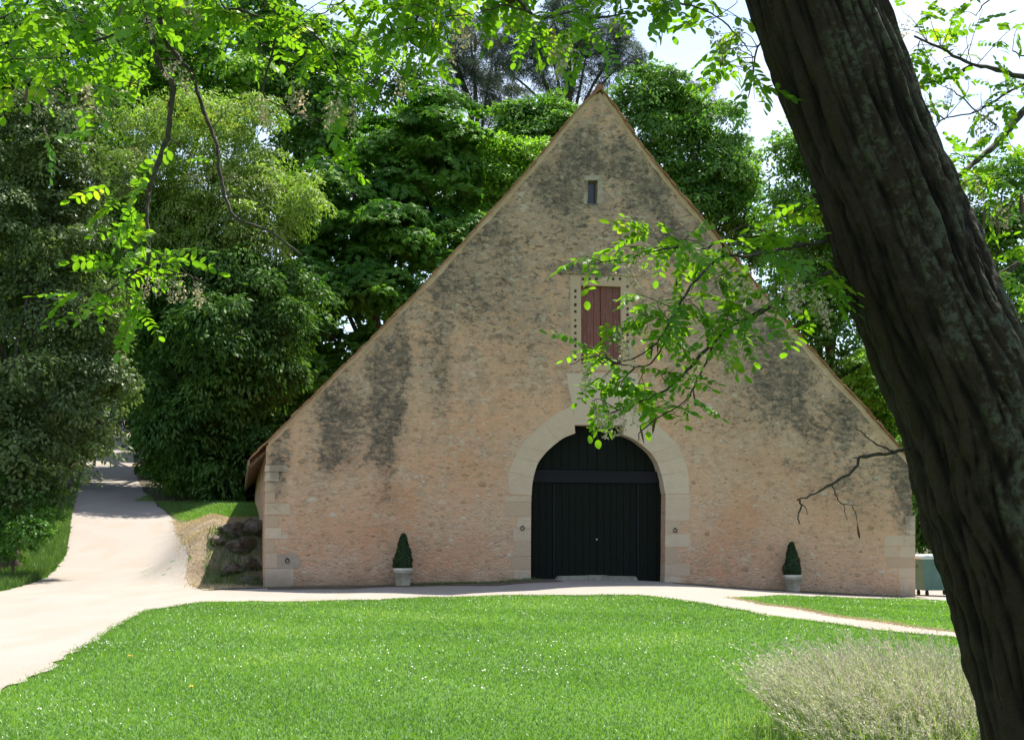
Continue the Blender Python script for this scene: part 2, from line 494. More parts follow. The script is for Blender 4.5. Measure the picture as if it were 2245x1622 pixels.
# ------------------------------------------------------------------ the barn
barn = empty('barn', (OX, OY, 0), 'stone barn with a tall steep gable, arched dark doorway and tiled roof', 'barn', rz=ANG)
rake_l = [F(*p) for p in [(1314.5, 191), (1266, 236), (1225, 287), (1171, 352), (1117, 414), (1062, 474), (1008, 536), (940, 607), (905, 646), (822, 729), (727, 823), (638, 912), (579, 971), (545, 1004)]]
rake_r = [F(*p) for p in [(1314.5, 191), (1339, 218), (1388, 290), (1438, 356), (1487, 416), (1537, 473), (1598, 547), (1731, 709), (1788, 773), (1837, 829), (1887, 881), (1936, 938), (1983, 990), (2022, 1030)]]
APU, APZ = rake_l[0]
wall_w = F(2007, 1300)[0]
BL = 34.0
def rz(u):
    if u <= APU: return float(np.interp(u, [p[0] for p in rake_l[::-1]], [p[1] for p in rake_l[::-1]]))
    return float(np.interp(u, [p[0] for p in rake_r], [p[1] for p in rake_r]))

# wall finish: lime render over rubble, stained with age (all marks are of the wall itself)
def wall_mat(name, kind):
    t = NT(name)
    p = t.coord(barn); x = t.sep(p); u, z = x[0], x[2]
    n0 = t.noise(p, 0.22, 4); n1 = t.noise(p, 0.9, 6, 0.6); n2 = t.noise(p, 3.2, 6, 0.65)
    n3 = t.noise(t.scale(p, (0.8, 1, 1.25)), 4.6, 6, 0.68); n4 = t.noise(p, 8.5, 5, 0.7, 0.4)
    n5 = t.noise(t.scale(p, (0.7, 1, 1.35), (7, 3, 5)), 6.2, 6, 0.72)
    def blob(lst):
        tot = None
        for (px, py, rx, rz_, k) in lst:
            cu, cz = F(px, py); ru, rv = rx / 75.0, rz_ / 73.0
            du = t.math('DIVIDE', t.math('SUBTRACT', u, cu), ru); dz = t.math('DIVIDE', t.math('SUBTRACT', z, cz), rv)
            d = t.math('SQRT', t.math('ADD', t.math('MULTIPLY', du, du), t.math('MULTIPLY', dz, dz)))
            d = t.math('ADD', d, t.math('ADD', t.math('MULTIPLY', t.math('SUBTRACT', n1, 0.5), 2.2), t.math('MULTIPLY', t.math('SUBTRACT', n2, 0.5), 1.4)))
            s_ = t.math('MULTIPLY', t.sstep(d, 1.35, 0.1), k)
            tot = s_ if tot is None else t.math('ADD', tot, s_)
        return t.math('MINIMUM', tot, 1.0)
    dark = blob([(850, 800, 60, 90, 1.0), (800, 930, 90, 130, .6), (722, 900, 45, 90, .8), (612, 1030, 30, 80, 1.0), (850, 960, 40, 190, .6), (965, 800, 34, 150, .6), (1090, 480, 90, 100, .45), (1240, 350, 110, 130, .4),
                 (1000, 560, 120, 130, .35), (1180, 620, 190, 160, .22), (1300, 590, 110, 16, 1.0), (1375, 345, 45, 45, .9), (1290, 330, 60, 80, .6), (1200, 420, 60, 60, .5), (1420, 420, 60, 70, .95),
                 (1300, 470, 120, 130, .30), (1480, 520, 90, 60, .8), (1560, 600, 60, 70, .6), (1730, 840, 85, 120, .95), (1700, 740, 60, 60, .7), (1860, 930, 60, 110, .7), (1985, 1080, 34, 110, 1.1), (1950, 1010, 45, 60, .7),
                 (1660, 850, 150, 190, .5), (1800, 1000, 90, 120, .5), (1880, 1080, 70, 90, .45), (1580, 700, 90, 90, .5), (700, 1000, 40, 90, .4), (1030, 640, 60, 90, .45), (1150, 730, 120, 120, .25)])
    # streaks that run down under the roof edge
    ml = t.math('ADD', t.math('MULTIPLY', t.math('ABSOLUTE', t.math('SUBTRACT', u, APU)), -1.068), APZ)
    dr = t.math('SUBTRACT', ml, z)
    st = t.noise(t.scale(p, (1, 1, 0.16)), 0.9, 5, 0.6)
    band = t.math('MULTIPLY', t.math('MULTIPLY', t.sstep(dr, 0.35, 0.9), t.sstep(dr, 5.2, 1.0)), t.sstep(st, 0.42, 0.66))
    upper = t.sstep(t.math('ADD', z, t.math('MULTIPLY', t.math('SUBTRACT', n1, 0.5), 3.5)), 3.0, 10.0)
    stain = t.math('MINIMUM', t.math('ADD', dark, t.math('MULTIPLY', band, 0.66)), 1.0)
    red = blob([(870, 1110, 60, 80, .8), (800, 1010, 110, 60, .3), (960, 1220, 150, 60, .6), (760, 1180, 120, 60, .35), (1620, 1160, 80, 100, .7), (1700, 1050, 90, 90, .35), (1560, 1240, 90, 40, .7), (1040, 1000, 120, 90, .35), (1880, 1130, 70, 70, .3)])
    # stones felt under the thin render: warped cells, lying flat
    wq = t.n.new('ShaderNodeVectorMath'); wq.operation = 'MULTIPLY_ADD'
    nz = t.n.new('ShaderNodeTexNoise'); t.l.new(p, nz.inputs['Vector']); nz.inputs['Scale'].default_value = 2.6; nz.inputs['Detail'].default_value = 4
    t.l.new(nz.outputs['Color'], wq.inputs[0]); wq.inputs[1].default_value = (.26, 0, .2); t.l.new(p, wq.inputs[2])
    wv = t.scale(wq.outputs[0], (0.75, 0.02, 1.35))
    cell = t.voro(wv, 6.2, 'F1', 'Color'); cs = t.sep(cell)
    edge = t.voro(wv, 6.2, 'DISTANCE_TO_EDGE')
    show = t.sstep(t.math('ADD', n1, t.math('MULTIPLY', t.math('SUBTRACT', n2, .5), .9)), 0.40, 0.62)
    if kind == 'render':
        c = t.mix(t.sstep(n0, 0.38, 0.62), (0.565, 0.332, 0.200), (0.540, 0.348, 0.222))
        c = t.mix(t.math('MULTIPLY', t.sstep(n1, 0.52, 0.68), 0.5), c, (0.505, 0.350, 0.250))
        c = t.mix(t.math('MULTIPLY', red, 0.75), c, (0.50, 0.235, 0.118))
        c = t.mix(t.math('MULTIPLY', t.sstep(n2, 0.45, 0.7), 0.35), c, (0.42, 0.285, 0.175))
    elif kind == 'rubble':
        a = t.attr('tint')
        c = t.mix(t.sstep(a, 0.0, 0.55), (0.35, 0.215, 0.125), (0.44, 0.30, 0.185))
        c = t.mix(t.sstep(a, 0.6, 1.0), c, (0.53, 0.44, 0.33))
        c = t.mix(t.math('MULTIPLY', red, 0.4), c, (0.42, 0.225, 0.12))
    elif kind == 'ashlar':
        a = t.attr('tint')
        c = t.mix(a, (0.42, 0.295, 0.195), (0.53, 0.415, 0.305))
        c = t.mix(t.math('MULTIPLY', t.sstep(n2, 0.4, 0.7), 0.35), c, (0.42, 0.31, 0.205))
    else:                                             # smooth patch
        c = t.mix(n2, (0.46, 0.345, 0.25), (0.51, 0.40, 0.30))
    if kind in ('render', 'rubble'):
        c = t.mix(t.math('MULTIPLY', t.math('MULTIPLY', upper, t.sstep(t.math('ADD', n2, t.math('MULTIPLY', t.math('SUBTRACT', n1, .5), .8)), .36, .62)), 0.85 if kind == 'render' else 0.5), c, (0.325, 0.232, 0.172))
        st_amt = t.math('MULTIPLY', show, t.math('ADD', 0.40, t.math('MULTIPLY', upper, 0.35)))
        if kind == 'render':
            c = t.mix(t.math('MULTIPLY', t.math('MULTIPLY', t.sstep(cs[0], 0.62, 0.9), st_amt), 0.75), c, (0.55, 0.46, 0.345))
            c = t.mix(t.math('MULTIPLY', t.math('MULTIPLY', t.sstep(cs[1], 0.6, 0.95), st_amt), 0.7), c, (0.27, 0.175, 0.105))
            crev = t.math('MULTIPLY', t.sstep(t.math('ADD', edge, t.math('MULTIPLY', t.math('SUBTRACT', n4, .5), .22)), 0.10, 0.015), t.sstep(n3, .49, .60))
            c = t.mix(t.math('MULTIPLY', t.math('MULTIPLY', crev, show), t.math('ADD', 0.45, t.math('MULTIPLY', upper, 0.4))), c, (0.12, 0.085, 0.058))
        c = t.mix(t.math('MULTIPLY', t.sstep(n3, 0.53, 0.66), 0.4), c, (0.55, 0.425, 0.32))
        pit = t.math('MULTIPLY', t.sstep(n5, 0.53, 0.62), t.math('MINIMUM', t.math('ADD', 0.19, t.math('ADD', t.math('MULTIPLY', upper, 0.50), t.math('MULTIPLY', stain, 0.5))), 1.0))
        c = t.mix(pit, c, (0.125, 0.092, 0.062))
    k = {'render': 0.82, 'rubble': 0.62, 'ashlar': 0.5, 'patch': 0.2}[kind]
    stain = t.math('MULTIPLY', stain, t.math('ADD', 0.62, t.math('MULTIPLY', cs[2], 0.55)))
    broken = t.sstep(t.math('ADD', stain, t.math('ADD', t.math('MULTIPLY', t.math('SUBTRACT', n4, 0.5), 1.9), t.math('MULTIPLY', t.math('SUBTRACT', n3, 0.5), 1.6))), 0.28, 1.12)
    soft = t.math('MULTIPLY', stain, 0.72)
    c = t.mix(t.math('MULTIPLY', soft, k), c, (0.19, 0.155, 0.115))
    c = t.mix(t.math('MULTIPLY', broken, k), c, (0.085, 0.070, 0.055))
    if kind == 'render':
        c = t.mix(t.math('MULTIPLY', t.math('MULTIPLY', stain, t.sstep(n3, .50, .64)), .55), c, (0.36, 0.285, 0.205))
        c = t.mix(t.math('MULTIPLY', t.math('MULTIPLY', stain, t.sstep(n5, .52, .62)), .6), c, (0.06, 0.048, 0.038))
    # splash zone: damp and moss along the foot of the wall
    foot = t.sstep(t.math('ADD', t.math('ADD', z, t.math('MULTIPLY', u, 0.03)), t.math('MULTIPLY', t.math('SUBTRACT', n1, 0.5), 1.3)), 0.55, -0.15)
    c = t.mix(t.math('MULTIPLY', foot, 0.6), c, (0.155, 0.125, 0.085))
    t.col(c)
    h = t.math('ADD', t.math('ADD', t.math('MULTIPLY', n2, 1.2), t.math('MULTIPLY', t.math('MINIMUM', edge, .15), 1.6)), t.math('ADD', t.math('MULTIPLY', n3, 0.8), t.math('MULTIPLY', n4, 0.35)))
    t.bump(h, {'render': 0.9, 'rubble': 0.7, 'ashlar': 0.35, 'patch': 0.2}[kind], 0.045)
    return t.m
M['render'] = wall_mat('old_lime_render', 'render')
M['rubble'] = wall_mat('rubble_stone', 'rubble')
M['ashlar'] = wall_mat('dressed_limestone', 'ashlar')
M['patch'] = wall_mat('smooth_mortar', 'patch')
M['verge_mortar'] = simple('peach_mortar', (0.40, 0.27, 0.17), (0.48, 0.345, 0.235), 3, 0.9, 0.4, 0.02)
M['step'] = simple('worn_step_stone', (0.16, 0.15, 0.115), (0.27, 0.25, 0.20), 4, bump=.5, bd=.02)
def plank_mat(name, c1, c2, c3, rough=0.7, spec=0.25):
    t = NT(name); p = t.coord(barn)
    n = t.noise(t.scale(p, (14, 1, 0.9)), 3, 6, 0.6); r = t.rand()
    c = t.mix(t.sstep(n, 0.35, 0.65), c1, c2)
    c = t.mix(t.math('MULTIPLY', t.sstep(t.noise(t.scale(p, (20, 1, 1.5)), 2.3, 5, 0.7), 0.52, 0.68), 0.8), c, c3)
    c = t.mix(t.math('MULTIPLY', r, 0.35), c, c1)
    t.col(c); t.bump(n, 0.3, 0.006); t.b.inputs['Roughness'].default_value = rough; t.b.inputs['Specular IOR Level'].default_value = spec
    return t.m
M['door'] = plank_mat('dark_green_door', (0.0060, 0.0080, 0.0060), (0.009, 0.0115, 0.009), (0.012, 0.014, 0.012), 0.75, 0.08)
M['beam'] = plank_mat('dark_transom', (0.012, 0.011, 0.0135), (0.016, 0.015, 0.018), (0.019, 0.018, 0.019), 0.7, 0.1)
M['shutter'] = plank_mat('faded_red_paint', (0.20, 0.060, 0.046), (0.115, 0.060, 0.054), (0.205, 0.175, 0.175), 0.85)
def tile_mat():
    t = NT('clay_tile'); r = t.rand(); a = t.attr('tint'); p = t.coord(barn)
    n = t.noise(p, 5, 5); q = t.math('FRACT', t.math('ADD', r, a))
    c = t.mix(q, (0.20, 0.085, 0.045), (0.34, 0.185, 0.11))
    c = t.mix(t.math('MULTIPLY', t.sstep(n, 0.5, 0.7), 0.6), c, (0.16, 0.12, 0.085))
    t.col(c); t.bump(n, 0.3, 0.01)
    return t.m
M['tile'] = tile_mat()

# --- gable wall with its three openings
door_open = [F(*p) for p in [(1163.5, 1300), (1164, 1180), (1164.8, 1086), (1167.4, 1055), (1177, 1019), (1190, 999), (1205, 983), (1232, 961.5), (1260.5, 949), (1257.6, 932), (1366.5, 932.5), (1367.5, 952.5),
                                 (1394, 964.5), (1421, 986), (1434, 1001), (1444, 1020), (1453, 1050), (1459, 1082), (1458, 1180), (1456.5, 1300)]]
shut = [F(*p) for p in [(1274, 800), (1274, 626.7), (1363.5, 626.7), (1363.5, 800)]]
slit = [F(*p) for p in [(1288.5, 447), (1289.3, 396), (1309.8, 396), (1309, 447)]]
outline = [(0.0, -1.6)] + [(0.0, rz(0.0) - 0.16)]
for (u, z) in rake_l[::-1]:
    if u > 0.1: outline.append((u, z - 0.16))
for (u, z) in rake_r[1:]:
    if u < wall_w - 0.1: outline.append((u, z - 0.16))
outline += [(wall_w, rz(wall_w) - 0.16), (wall_w, -1.6)]
def cdt_wall(outline, holes):
    pts, edges = [], []
    def ring(pl, close=True):
        o = len(pts)
        pts.extend(Vector(p) for p in pl)
        edges.extend((o + i, o + (i + 1) % len(pl)) for i in range(len(pl)))
    ring(outline)
    for h in holes: ring(h)
    xs = np.arange(0.4, wall_w, 0.8); zs = np.arange(-1.2, APZ, 0.8)
    X, Z = np.meshgrid(xs, zs); X = X.ravel(); Z = Z.ravel()
    k = inside(outline, X, Z)
    for h in holes: k &= ~inside(h, X, Z)
    pts.extend(Vector((a, b)) for a, b in zip(X[k], Z[k]))
    r = delaunay_2d_cdt(pts, edges, [], 0, 1e-6)
    vv = np.array([(p.x, p.y) for p in r[0]]); ff = [tuple(f) for f in r[2]]
    cen = np.array([vv[list(f)].mean(0) for f in ff])
    k = inside(outline, cen[:, 0], cen[:, 1])
    for h in holes: k &= ~inside(h, cen[:, 0], cen[:, 1])
    return vv, [f for f, q in zip(ff, k) if q]
door_hole = [(u, -1.55 if z < -0.5 else z) for u, z in door_open]
door_hole[0] = (door_hole[0][0], -1.55); door_hole[-1] = (door_hole[-1][0], -1.55)
vv, ff = cdt_wall(outline, [door_hole, shut, slit])
wm = MB()
wm.add([(a, 0.0, b) for a, b in vv], ff)
for h in (door_hole, shut, slit):                         # reveals
    n = len(h); dep = 0.55
    wm.add([(a, 0, b) for a, b in h] + [(a, dep, b) for a, b in h], [(i, i + n, (i + 1) % n + n, (i + 1) % n) for i in range(n)])
hl, hr = rz(0.0) - 0.16, rz(wall_w) - 0.16
wm.add([(0, 0, -1.6), (0, BL, -1.6), (0, BL, hl), (0, 0, hl)], [(0, 1, 2, 3)])
wm.add([(wall_w, 0, -1.6), (wall_w, BL, -1.6), (wall_w, BL, hr), (wall_w, 0, hr)], [(3, 2, 1, 0)])
ol = outline
wm.add([(a, BL, b) for a, b in ol], [tuple(range(len(ol)))])
wm.build('wall', M['render'], barn)

# --- roof: two slopes of overlapping tile courses, verge tiles one by one
def along(prof, step):
    """points every `step` metres from the eave up"""
    q = np.array(prof[::-1]); d = np.r_[0, np.cumsum(np.hypot(*np.diff(q, axis=0).T))]
    s = np.arange(0, d[-1] - 0.02, step)
    return np.column_stack([np.interp(s, d, q[:, 0]), np.interp(s, d, q[:, 1])]), d[-1]
tile_proto = []
for j in range(5):
    b = MB(); w0 = -0.02 + 0.012 * j
    t_ = 0.026 + 0.004 * j
    b.add([(0, -0.10 - w0, 0), (0.26, -0.10 - w0, 0), (0.26, 0.16, 0), (0, 0.16, 0), (0, -0.10 - w0, t_), (0.26, -0.10 - w0, t_), (0.26, 0.16, t_ + .004), (0, 0.16, t_ + .004)],
          [(0, 3, 2, 1), (4, 5, 6, 7), (0, 1, 5, 4), (1, 2, 6, 5), (2, 3, 7, 6), (3, 0, 4, 7)], 0.2 * j)
    tile_proto.append(b.mesh('tile', M['tile']))
for side, prof in ((1, rake_l), (-1, rake_r)):
    pts, L = along(prof, 0.115)
    rs = MB()
    for i in range(len(pts) - 1):
        p0, p1 = pts[i], pts[min(i + 2, len(pts) - 1)]
        d = p1 - p0; d = d / np.hypot(*d); nrm = np.array([-d[1], d[0]]) * side
        a0 = p0 - nrm * 0.055; a1 = a0 + nrm * 0.024; b0 = p0 + d * 0.24 - nrm * 0.07
        rs.add([(a1[0], 0.06, a1[1]), (a1[0], BL + .2, a1[1]), (b0[0], BL + .2, b0[1]), (b0[0], 0.06, b0[1]), (a0[0], 0.06, a0[1]), (a0[0], BL + .2, a0[1])],
               [(0, 1, 2, 3) if side > 0 else (3, 2, 1, 0), (4, 5, 1, 0)], random.random())
        # verge tile
        o = bpy.data.objects.new('tile', random.choice(tile_proto))
        link(o, roof_parent := barn)
        ang = math.atan2(d[1], d[0]) - side * 0.055 + random.gauss(0, 0.02)
        off = -0.050 + random.gauss(0, 0.010)
        q = p0 + nrm * off
        if side > 0:
            mt = Matrix.Translation((q[0], random.gauss(0, 0.012), q[1])) @ Matrix.Rotation(-ang, 4, 'Y')
        else:
            mt = Matrix.Translation((q[0], random.gauss(0, 0.012), q[1])) @ Matrix.Rotation(-(ang - PI), 4, 'Y') @ Matrix.Scale(-1, 4, (1, 0, 0))
        o.matrix_local = mt
    # boarding under the tiles
    n = len(prof)
    low = []
    for i, (u, z) in enumerate(prof):
        low.append((u, z - 0.10 / math.cos(math.atan(1.06)) * 0.75))
    rs.add([(u, 0.02, z) for u, z in low] + [(u, BL + .15, z) for u, z in low], [(i, i + 1, n + i + 1, n + i) for i in range(n - 1)], 0.3)
    rs.build('roof', M['tile'], barn)
# pale mortar fillet under the verge tiles, ragged along its lower edge
for side, prof in ((1, rake_l), (-1, rake_r)):
    pts, L = along(prof, 0.16)
    mb = MB(); top, bot = [], []
    wob = 0.0
    for i, p in enumerate(pts):
        u, z = p
        if u < 0.02 or u > wall_w - 0.02: continue
        wob = 0.8 * wob + random.gauss(0, 0.022)
        wdt = (0.17 if side > 0 else 0.22) + wob
        top.append((u, z - 0.075)); bot.append((u + side * 0.0, z - 0.10 - max(0.06, wdt)))
    n = len(top)
    vs = [(u, -0.022, z) for u, z in top] + [(u, -0.016, z) for u, z in bot] + [(u, 0.02, z) for u, z in bot]
    fs = [(i, i + 1, n + i + 1, n + i) if side < 0 else (i, n + i, n + i + 1, i + 1) for i in range(n - 1)]
    fs += [(n + i, 2 * n + i, 2 * n + i + 1, n + i + 1) for i in range(n - 1)]
    mb.add(vs, fs); mb.build('verge_mortar', M['verge_mortar'], barn)
# ridge cap
b = MB(); b.tube([(APU, -0.12, APZ - 0.03), (APU, BL + .2, APZ - 0.03)], 0.10, 10, 0.4); b.build('ridge_tile', M['tile'], barn)
# eave: rafter ends and a fascia edge of tiles seen from below on the near side
eu, ez = rake_l[-1]
for k in range(26):
    v = 0.35 + k * 1.28
    b = MB(); z1 = rz(0.0) - 0.20; z0 = ez - 0.13
    b.add([(eu + 0.05, v, z0 - 0.02), (eu + 0.05, v + 0.11, z0 - 0.02), (0.0, v + 0.11, z1 - 0.03), (0.0, v, z1 - 0.03),
           (eu + 0.05, v, z0 - 0.13), (eu + 0.05, v + 0.11, z0 - 0.13), (0.0, v + 0.11, z1 - 0.16), (0.0, v, z1 - 0.16)],
          [(0, 1, 2, 3), (7, 6, 5, 4), (0, 4, 5, 1), (1, 5, 6, 2), (2, 6, 7, 3), (3, 7, 4, 0)])
    b.build('rafter', M['wood_raw'], barn)
b = MB(); b.box(eu - 0.02, eu + 0.035, -0.06, BL, ez - 0.22, ez - 0.05); b.build('eave_board', M['wood_raw'], barn)

# --- dressed stone: arch ring, jambs, quoins
ash_no = []
def block(poly_px, proud=0.014, t=None, deep=0.3, name='stone'):
    poly = [F(*p) for p in poly_px]
    # counter-clockwise in (u,z) seen from the front
    ar = sum(poly[i][0] * poly[(i + 1) % len(poly)][1] - poly[(i + 1) % len(poly)][0] * poly[i][1] for i in range(len(poly)))
    if ar < 0: poly = poly[::-1]
    ash_no.append(poly)
    b = MB(); b.prism(poly, -proud * .55, deep, 0.005, t if t is not None else random.random())
    return b.build(name, M['ashlar'], barn)
inner_l = [(1164.8, 1086), (1167.4, 1055), (1177, 1019), (1190, 999), (1205, 983), (1232, 961.5), (1260.5, 949)]
outer_l = [(1117, 1083), (1114, 1044), (1126, 1008), (1137, 986), (1152, 966), (1203, 917), (1256, 889)]
inner_r = [(1459, 1082), (1453, 1050), (1444, 1020), (1434, 1001), (1421, 986), (1394, 964.5), (1367.5, 952.5)]
outer_r = [(1511, 1082), (1509, 1040), (1500, 1008), (1490, 985), (1474, 962), (1420, 914), (1368, 890)]
for inn, out in ((inner_l, outer_l), (inner_r, outer_r)):
    a = rsm(inn, 25); c = rsm(out, 25)
    cuts = [0, 5, 9, 14, 19, 24]
    sg = 1 if inn is inner_l else -1
    for i in range(5):
        A = [a[k] for k in range(cuts[i], cuts[i + 1] + 1)]; B = [c[k] for k in range(cuts[i + 1], cuts[i] - 1, -1)]
        A = [(x + sg * 0.6, y + 0.5) for x, y in A]
        A[0] = (A[0][0], A[0][1] - 0.4); A[-1] = (A[-1][0], A[-1][1] + 0.3)
        block(A + B, 0.016 + random.random() * 0.008, 0.55 + 0.45 * random.random(), 0.5)
for (x0, x1, y0, y1) in [(1108, 1165, 1087, 1099.4), (1108, 1164.4, 1100, 1132), (1133, 1164.2, 1132.7, 1158), (1124, 1164, 1158.7, 1186), (1126, 1163.8, 1186.7, 1219), (1120, 1163.6, 1219.7, 1248), (1128, 1163.6, 1248.7, 1285)]:
    block([(x0 + random.uniform(-2, 2), y0), (x1, y0), (x1, y1), (x0 + random.uniform(-2, 2), y1)], 0.010 + random.random() * .006, None, 0.5)
for (x0, x1, y0, y1) in [(1459, 1512, 1083, 1141.5), (1458.6, 1491, 1142.2, 1170), (1458.4, 1514, 1170.7, 1198), (1458, 1486, 1198.7, 1236), (1457.5, 1512, 1236.7, 1262), (1457, 1494, 1262.7, 1290)]:
    block([(x0, y0), (x1 + random.uniform(-2, 2), y0), (x1 + random.uniform(-2, 2), y1), (x0, y1)], 0.010 + random.random() * .006, None, 0.5)
qy = [1019, 1034, 1056, 1078, 1103, 1129, 1156, 1181, 1212, 1246, 1292]
qw = [48, 30, 44, 22, 55, 28, 36, 20, 26, 62]
for i in range(10):
    block([(581.2, qy[i] + .6), (581.2 + qw[i], qy[i] + .6), (581.2 + qw[i] + random.uniform(-2, 2), qy[i + 1] - .6), (580.3, qy[i + 1] - .6)], 0.024 + random.random() * .016, random.choice([.15, .5, .8, 1.0]), 0.3)
block([(603, 1103.8), (583 + 82, 1103.8), (664, 1127.5), (603, 1127.5)], 0.006, 0.8, 0.3) if False else None
block([(611, 1170.8), (631, 1170.8), (630, 1181.5), (611, 1181.5)], 0.010, 0.7, 0.3)
qy = [1130, 1172, 1196, 1222, 1244, 1266, 1308]
qw = [22, 66, 34, 62, 36, 34]
for i in range(6):
    block([(2006.5 - qw[i] + random.uniform(-3, 3), qy[i] + .6), (2006.5, qy[i] + .6), (2006.8, qy[i + 1] - .6), (2006.5 - qw[i] + random.uniform(-3, 3), qy[i + 1] - .6)], 0.008 + random.random() * .008, None, 0.3)
block([(1938, 1198), (1968, 1197), (1970, 1220), (1940, 1221)], 0.007, 0.5, 0.2)
# smooth mortar over the missing keystone, up to the loft door
def flat(px, name, mat, y0, y1, b=0.006, t=0.5):
    poly = [F(*p) for p in px]
    ar = sum(poly[i][0] * poly[(i + 1) % len(poly)][1] - poly[(i + 1) % len(poly)][0] * poly[i][1] for i in range(len(poly)))
    if ar < 0: poly = poly[::-1]
    ash_no.append(poly)
    m_ = MB(); m_.prism(poly, y0, y1, b, t); return m_.build(name, mat, barn)
flat([(1258.4, 931.6), (1366, 932), (1367, 891), (1388, 884), (1404, 860), (1398, 818), (1242, 818), (1246, 850), (1257.2, 889)], 'mortar_patch', M['patch'], -0.009, 0.5)
flat([(596, 1216), (650, 1212), (660, 1228), (654, 1246), (594, 1246)], 'mortar_patch', simple('grey_cement', (0.31, 0.24, 0.18), (0.38, 0.295, 0.22), 6, bump=0.3), -0.012, 0.1)

# --- loft door: stone frame with iron studs, two faded red leaves of planks
fr = MB()
A = lambda x0, x1, y0, y1: (F(x0, y1)[0], F(x1, y1)[0], F((x0 + x1) / 2, y1)[1], F((x0 + x1) / 2, y0)[1])
def pxbox(x0, x1, y0, y1, v0, v1, name, mat, parent, b=0.006, t=0.5):
    u0, u1, z0, z1 = A(x0, x1, y0, y1)
    m_ = MB(); m_.bev(u0, u1, v0, v1, z0, z1, b, t); return m_.build(name, mat, parent)
ash_no.append([F(*p) for p in [(1230, 830), (1230, 585), (1402, 585), (1402, 830)]])
M['frame'] = wall_mat('loft_frame_stone', 'patch')
pxbox(1251, 1274.5, 604, 812, -0.014, 0.45, 'door_frame', M['ashlar'], barn, t=0.15)
pxbox(1363, 1388, 604, 812, -0.014, 0.45, 'door_frame', M['ashlar'], barn, t=0.15)
pxbox(1274.9, 1362.6, 604, 627, -0.013, 0.45, 'door_frame', M['ashlar'], barn, t=0.1)
pxbox(1228, 1406, 594, 603, -0.050, 0.2, 'lintel', M['render'], barn)
pxbox(1248, 1392, 800, 812, -0.045, 0.45, 'sill', M['ashlar'], barn, t=0.3) if False else pxbox(1275, 1362.4, 799, 812, -0.02, 0.45, 'sill', M['ashlar'], barn, t=0.3)
studs = [(1261, y) for y in (638, 651, 668, 683, 702, 715, 730, 744, 758, 772, 787)] + [(1375.5, y) for y in (628, 646, 660, 677, 690, 700, 719, 734, 748, 763, 779)] + [(x, 611.5) for x in (1278, 1293, 1307, 1344, 1359)]
sb = MB(); sb.add([(-.035, -.012, -.04), (.035, -.012, -.045), (.04, -.012, .03), (-.03, -.012, .04), (-.045, .02, -.05), (.045, .02, -.055), (.05, .02, .04), (-.04, .02, .05)],
                  [(0, 1, 2, 3), (0, 4, 5, 1), (1, 5, 6, 2), (2, 6, 7, 3), (3, 7, 4, 0)])
sme = sb.mesh('stud', M['iron'])
for (x, y) in studs:
    o = bpy.data.objects.new('stud', sme); link(o, barn); u, z = F(x, y)
    s_ = random.uniform(.75, 1.1)
    o.matrix_local = Matrix.Translation((u, -0.016, z)) @ Matrix.Rotation(random.uniform(-.5, .5), 4, 'Y') @ Matrix.Scale(s_, 4)
pxbox(1318, 1332, 607, 615, -0.022, 0.05, 'stone', M['ashlar'], barn, t=1.0)
def leaf_door(name, parent, edges, y0, y1, v0, mat, gap=0.5, bottoms=None, th=0.05, pname='plank'):
    """a door leaf: a backing mesh plus its planks, each a mesh of its own"""
    u0, u1, z0, z1 = A(edges[0], edges[-1], y0, y1)
    m_ = MB(); m_.box(u0, u1, v0 + 0.03, v0 + th, z0, z1); d = m_.build(name, mat, parent)
    for i in range(len(edges) - 1):
        pxbox(edges[i] + gap / 2, edges[i + 1] - gap / 2, y0, (bottoms or {}).get(i, y1), v0 + random.uniform(0, .006), v0 + 0.034, pname, mat, d, 0.006)
    return d
leaf_door('shutter', barn, [1275, 1289, 1304, 1318.5], 628, 799, 0.10, M['shutter'])
leaf_door('shutter', barn, [1319.5, 1330, 1347, 1363], 628, 799, 0.10, M['shutter'], bottoms={0: 752})
M['slit_stone'] = simple('grey_stone', (0.27, 0.225, 0.17), (0.36, 0.30, 0.23), 5, bump=.4, bd=.02)
# slit window high in the gable
ash_no.append([F(*p) for p in [(1278, 460), (1278, 384), (1322, 384), (1322, 460)]])
sw = MB(); u0, u1, z0, z1 = A(1288.5, 1309.5, 396, 447)
sw.box(u0, u1, 0.20, 0.22, z0, z1)
wdw = sw.build('window', simple('dark_glass', (0.022, 0.024, 0.030), (0.035, 0.037, 0.045), 5, 0.3, 0.0, spec=0.5), barn)
for bx in [(u0, u0 + .022, z0, z1), (u1 - .022, u1, z0, z1), (u0, u1, z0 + .0, z0 + .04), (u0, u1, z1 - .03, z1)]:
    m_ = MB(); m_.box(bx[0], bx[1], 0.15 if bx[1] - bx[0] < .1 else 0.153, 0.19, bx[2], bx[3]); m_.build('frame', M['wood_raw'], wdw)
m_ = MB(); m_.box(u0 - .02, u1 + .02, -0.02, 0.1, z0 - .05, z0 - .002); m_.build('sill', simple('slate_sill', (.09, .085, .085), (.15, .14, .14), 8), barn)
flat([(1280, 395.2), (1318, 395.2), (1316, 385), (1283, 385)], 'stone', M['slit_stone'], -0.01, 0.1)
flat([(1310.6, 396), (1321, 396), (1320, 447), (1310.2, 447)], 'stone', M['slit_stone'], -0.008, 0.1)
flat([(1280, 424), (1287.6, 424), (1287.6, 447), (1280, 447)], 'stone', M['slit_stone'], -0.008, 0.1)

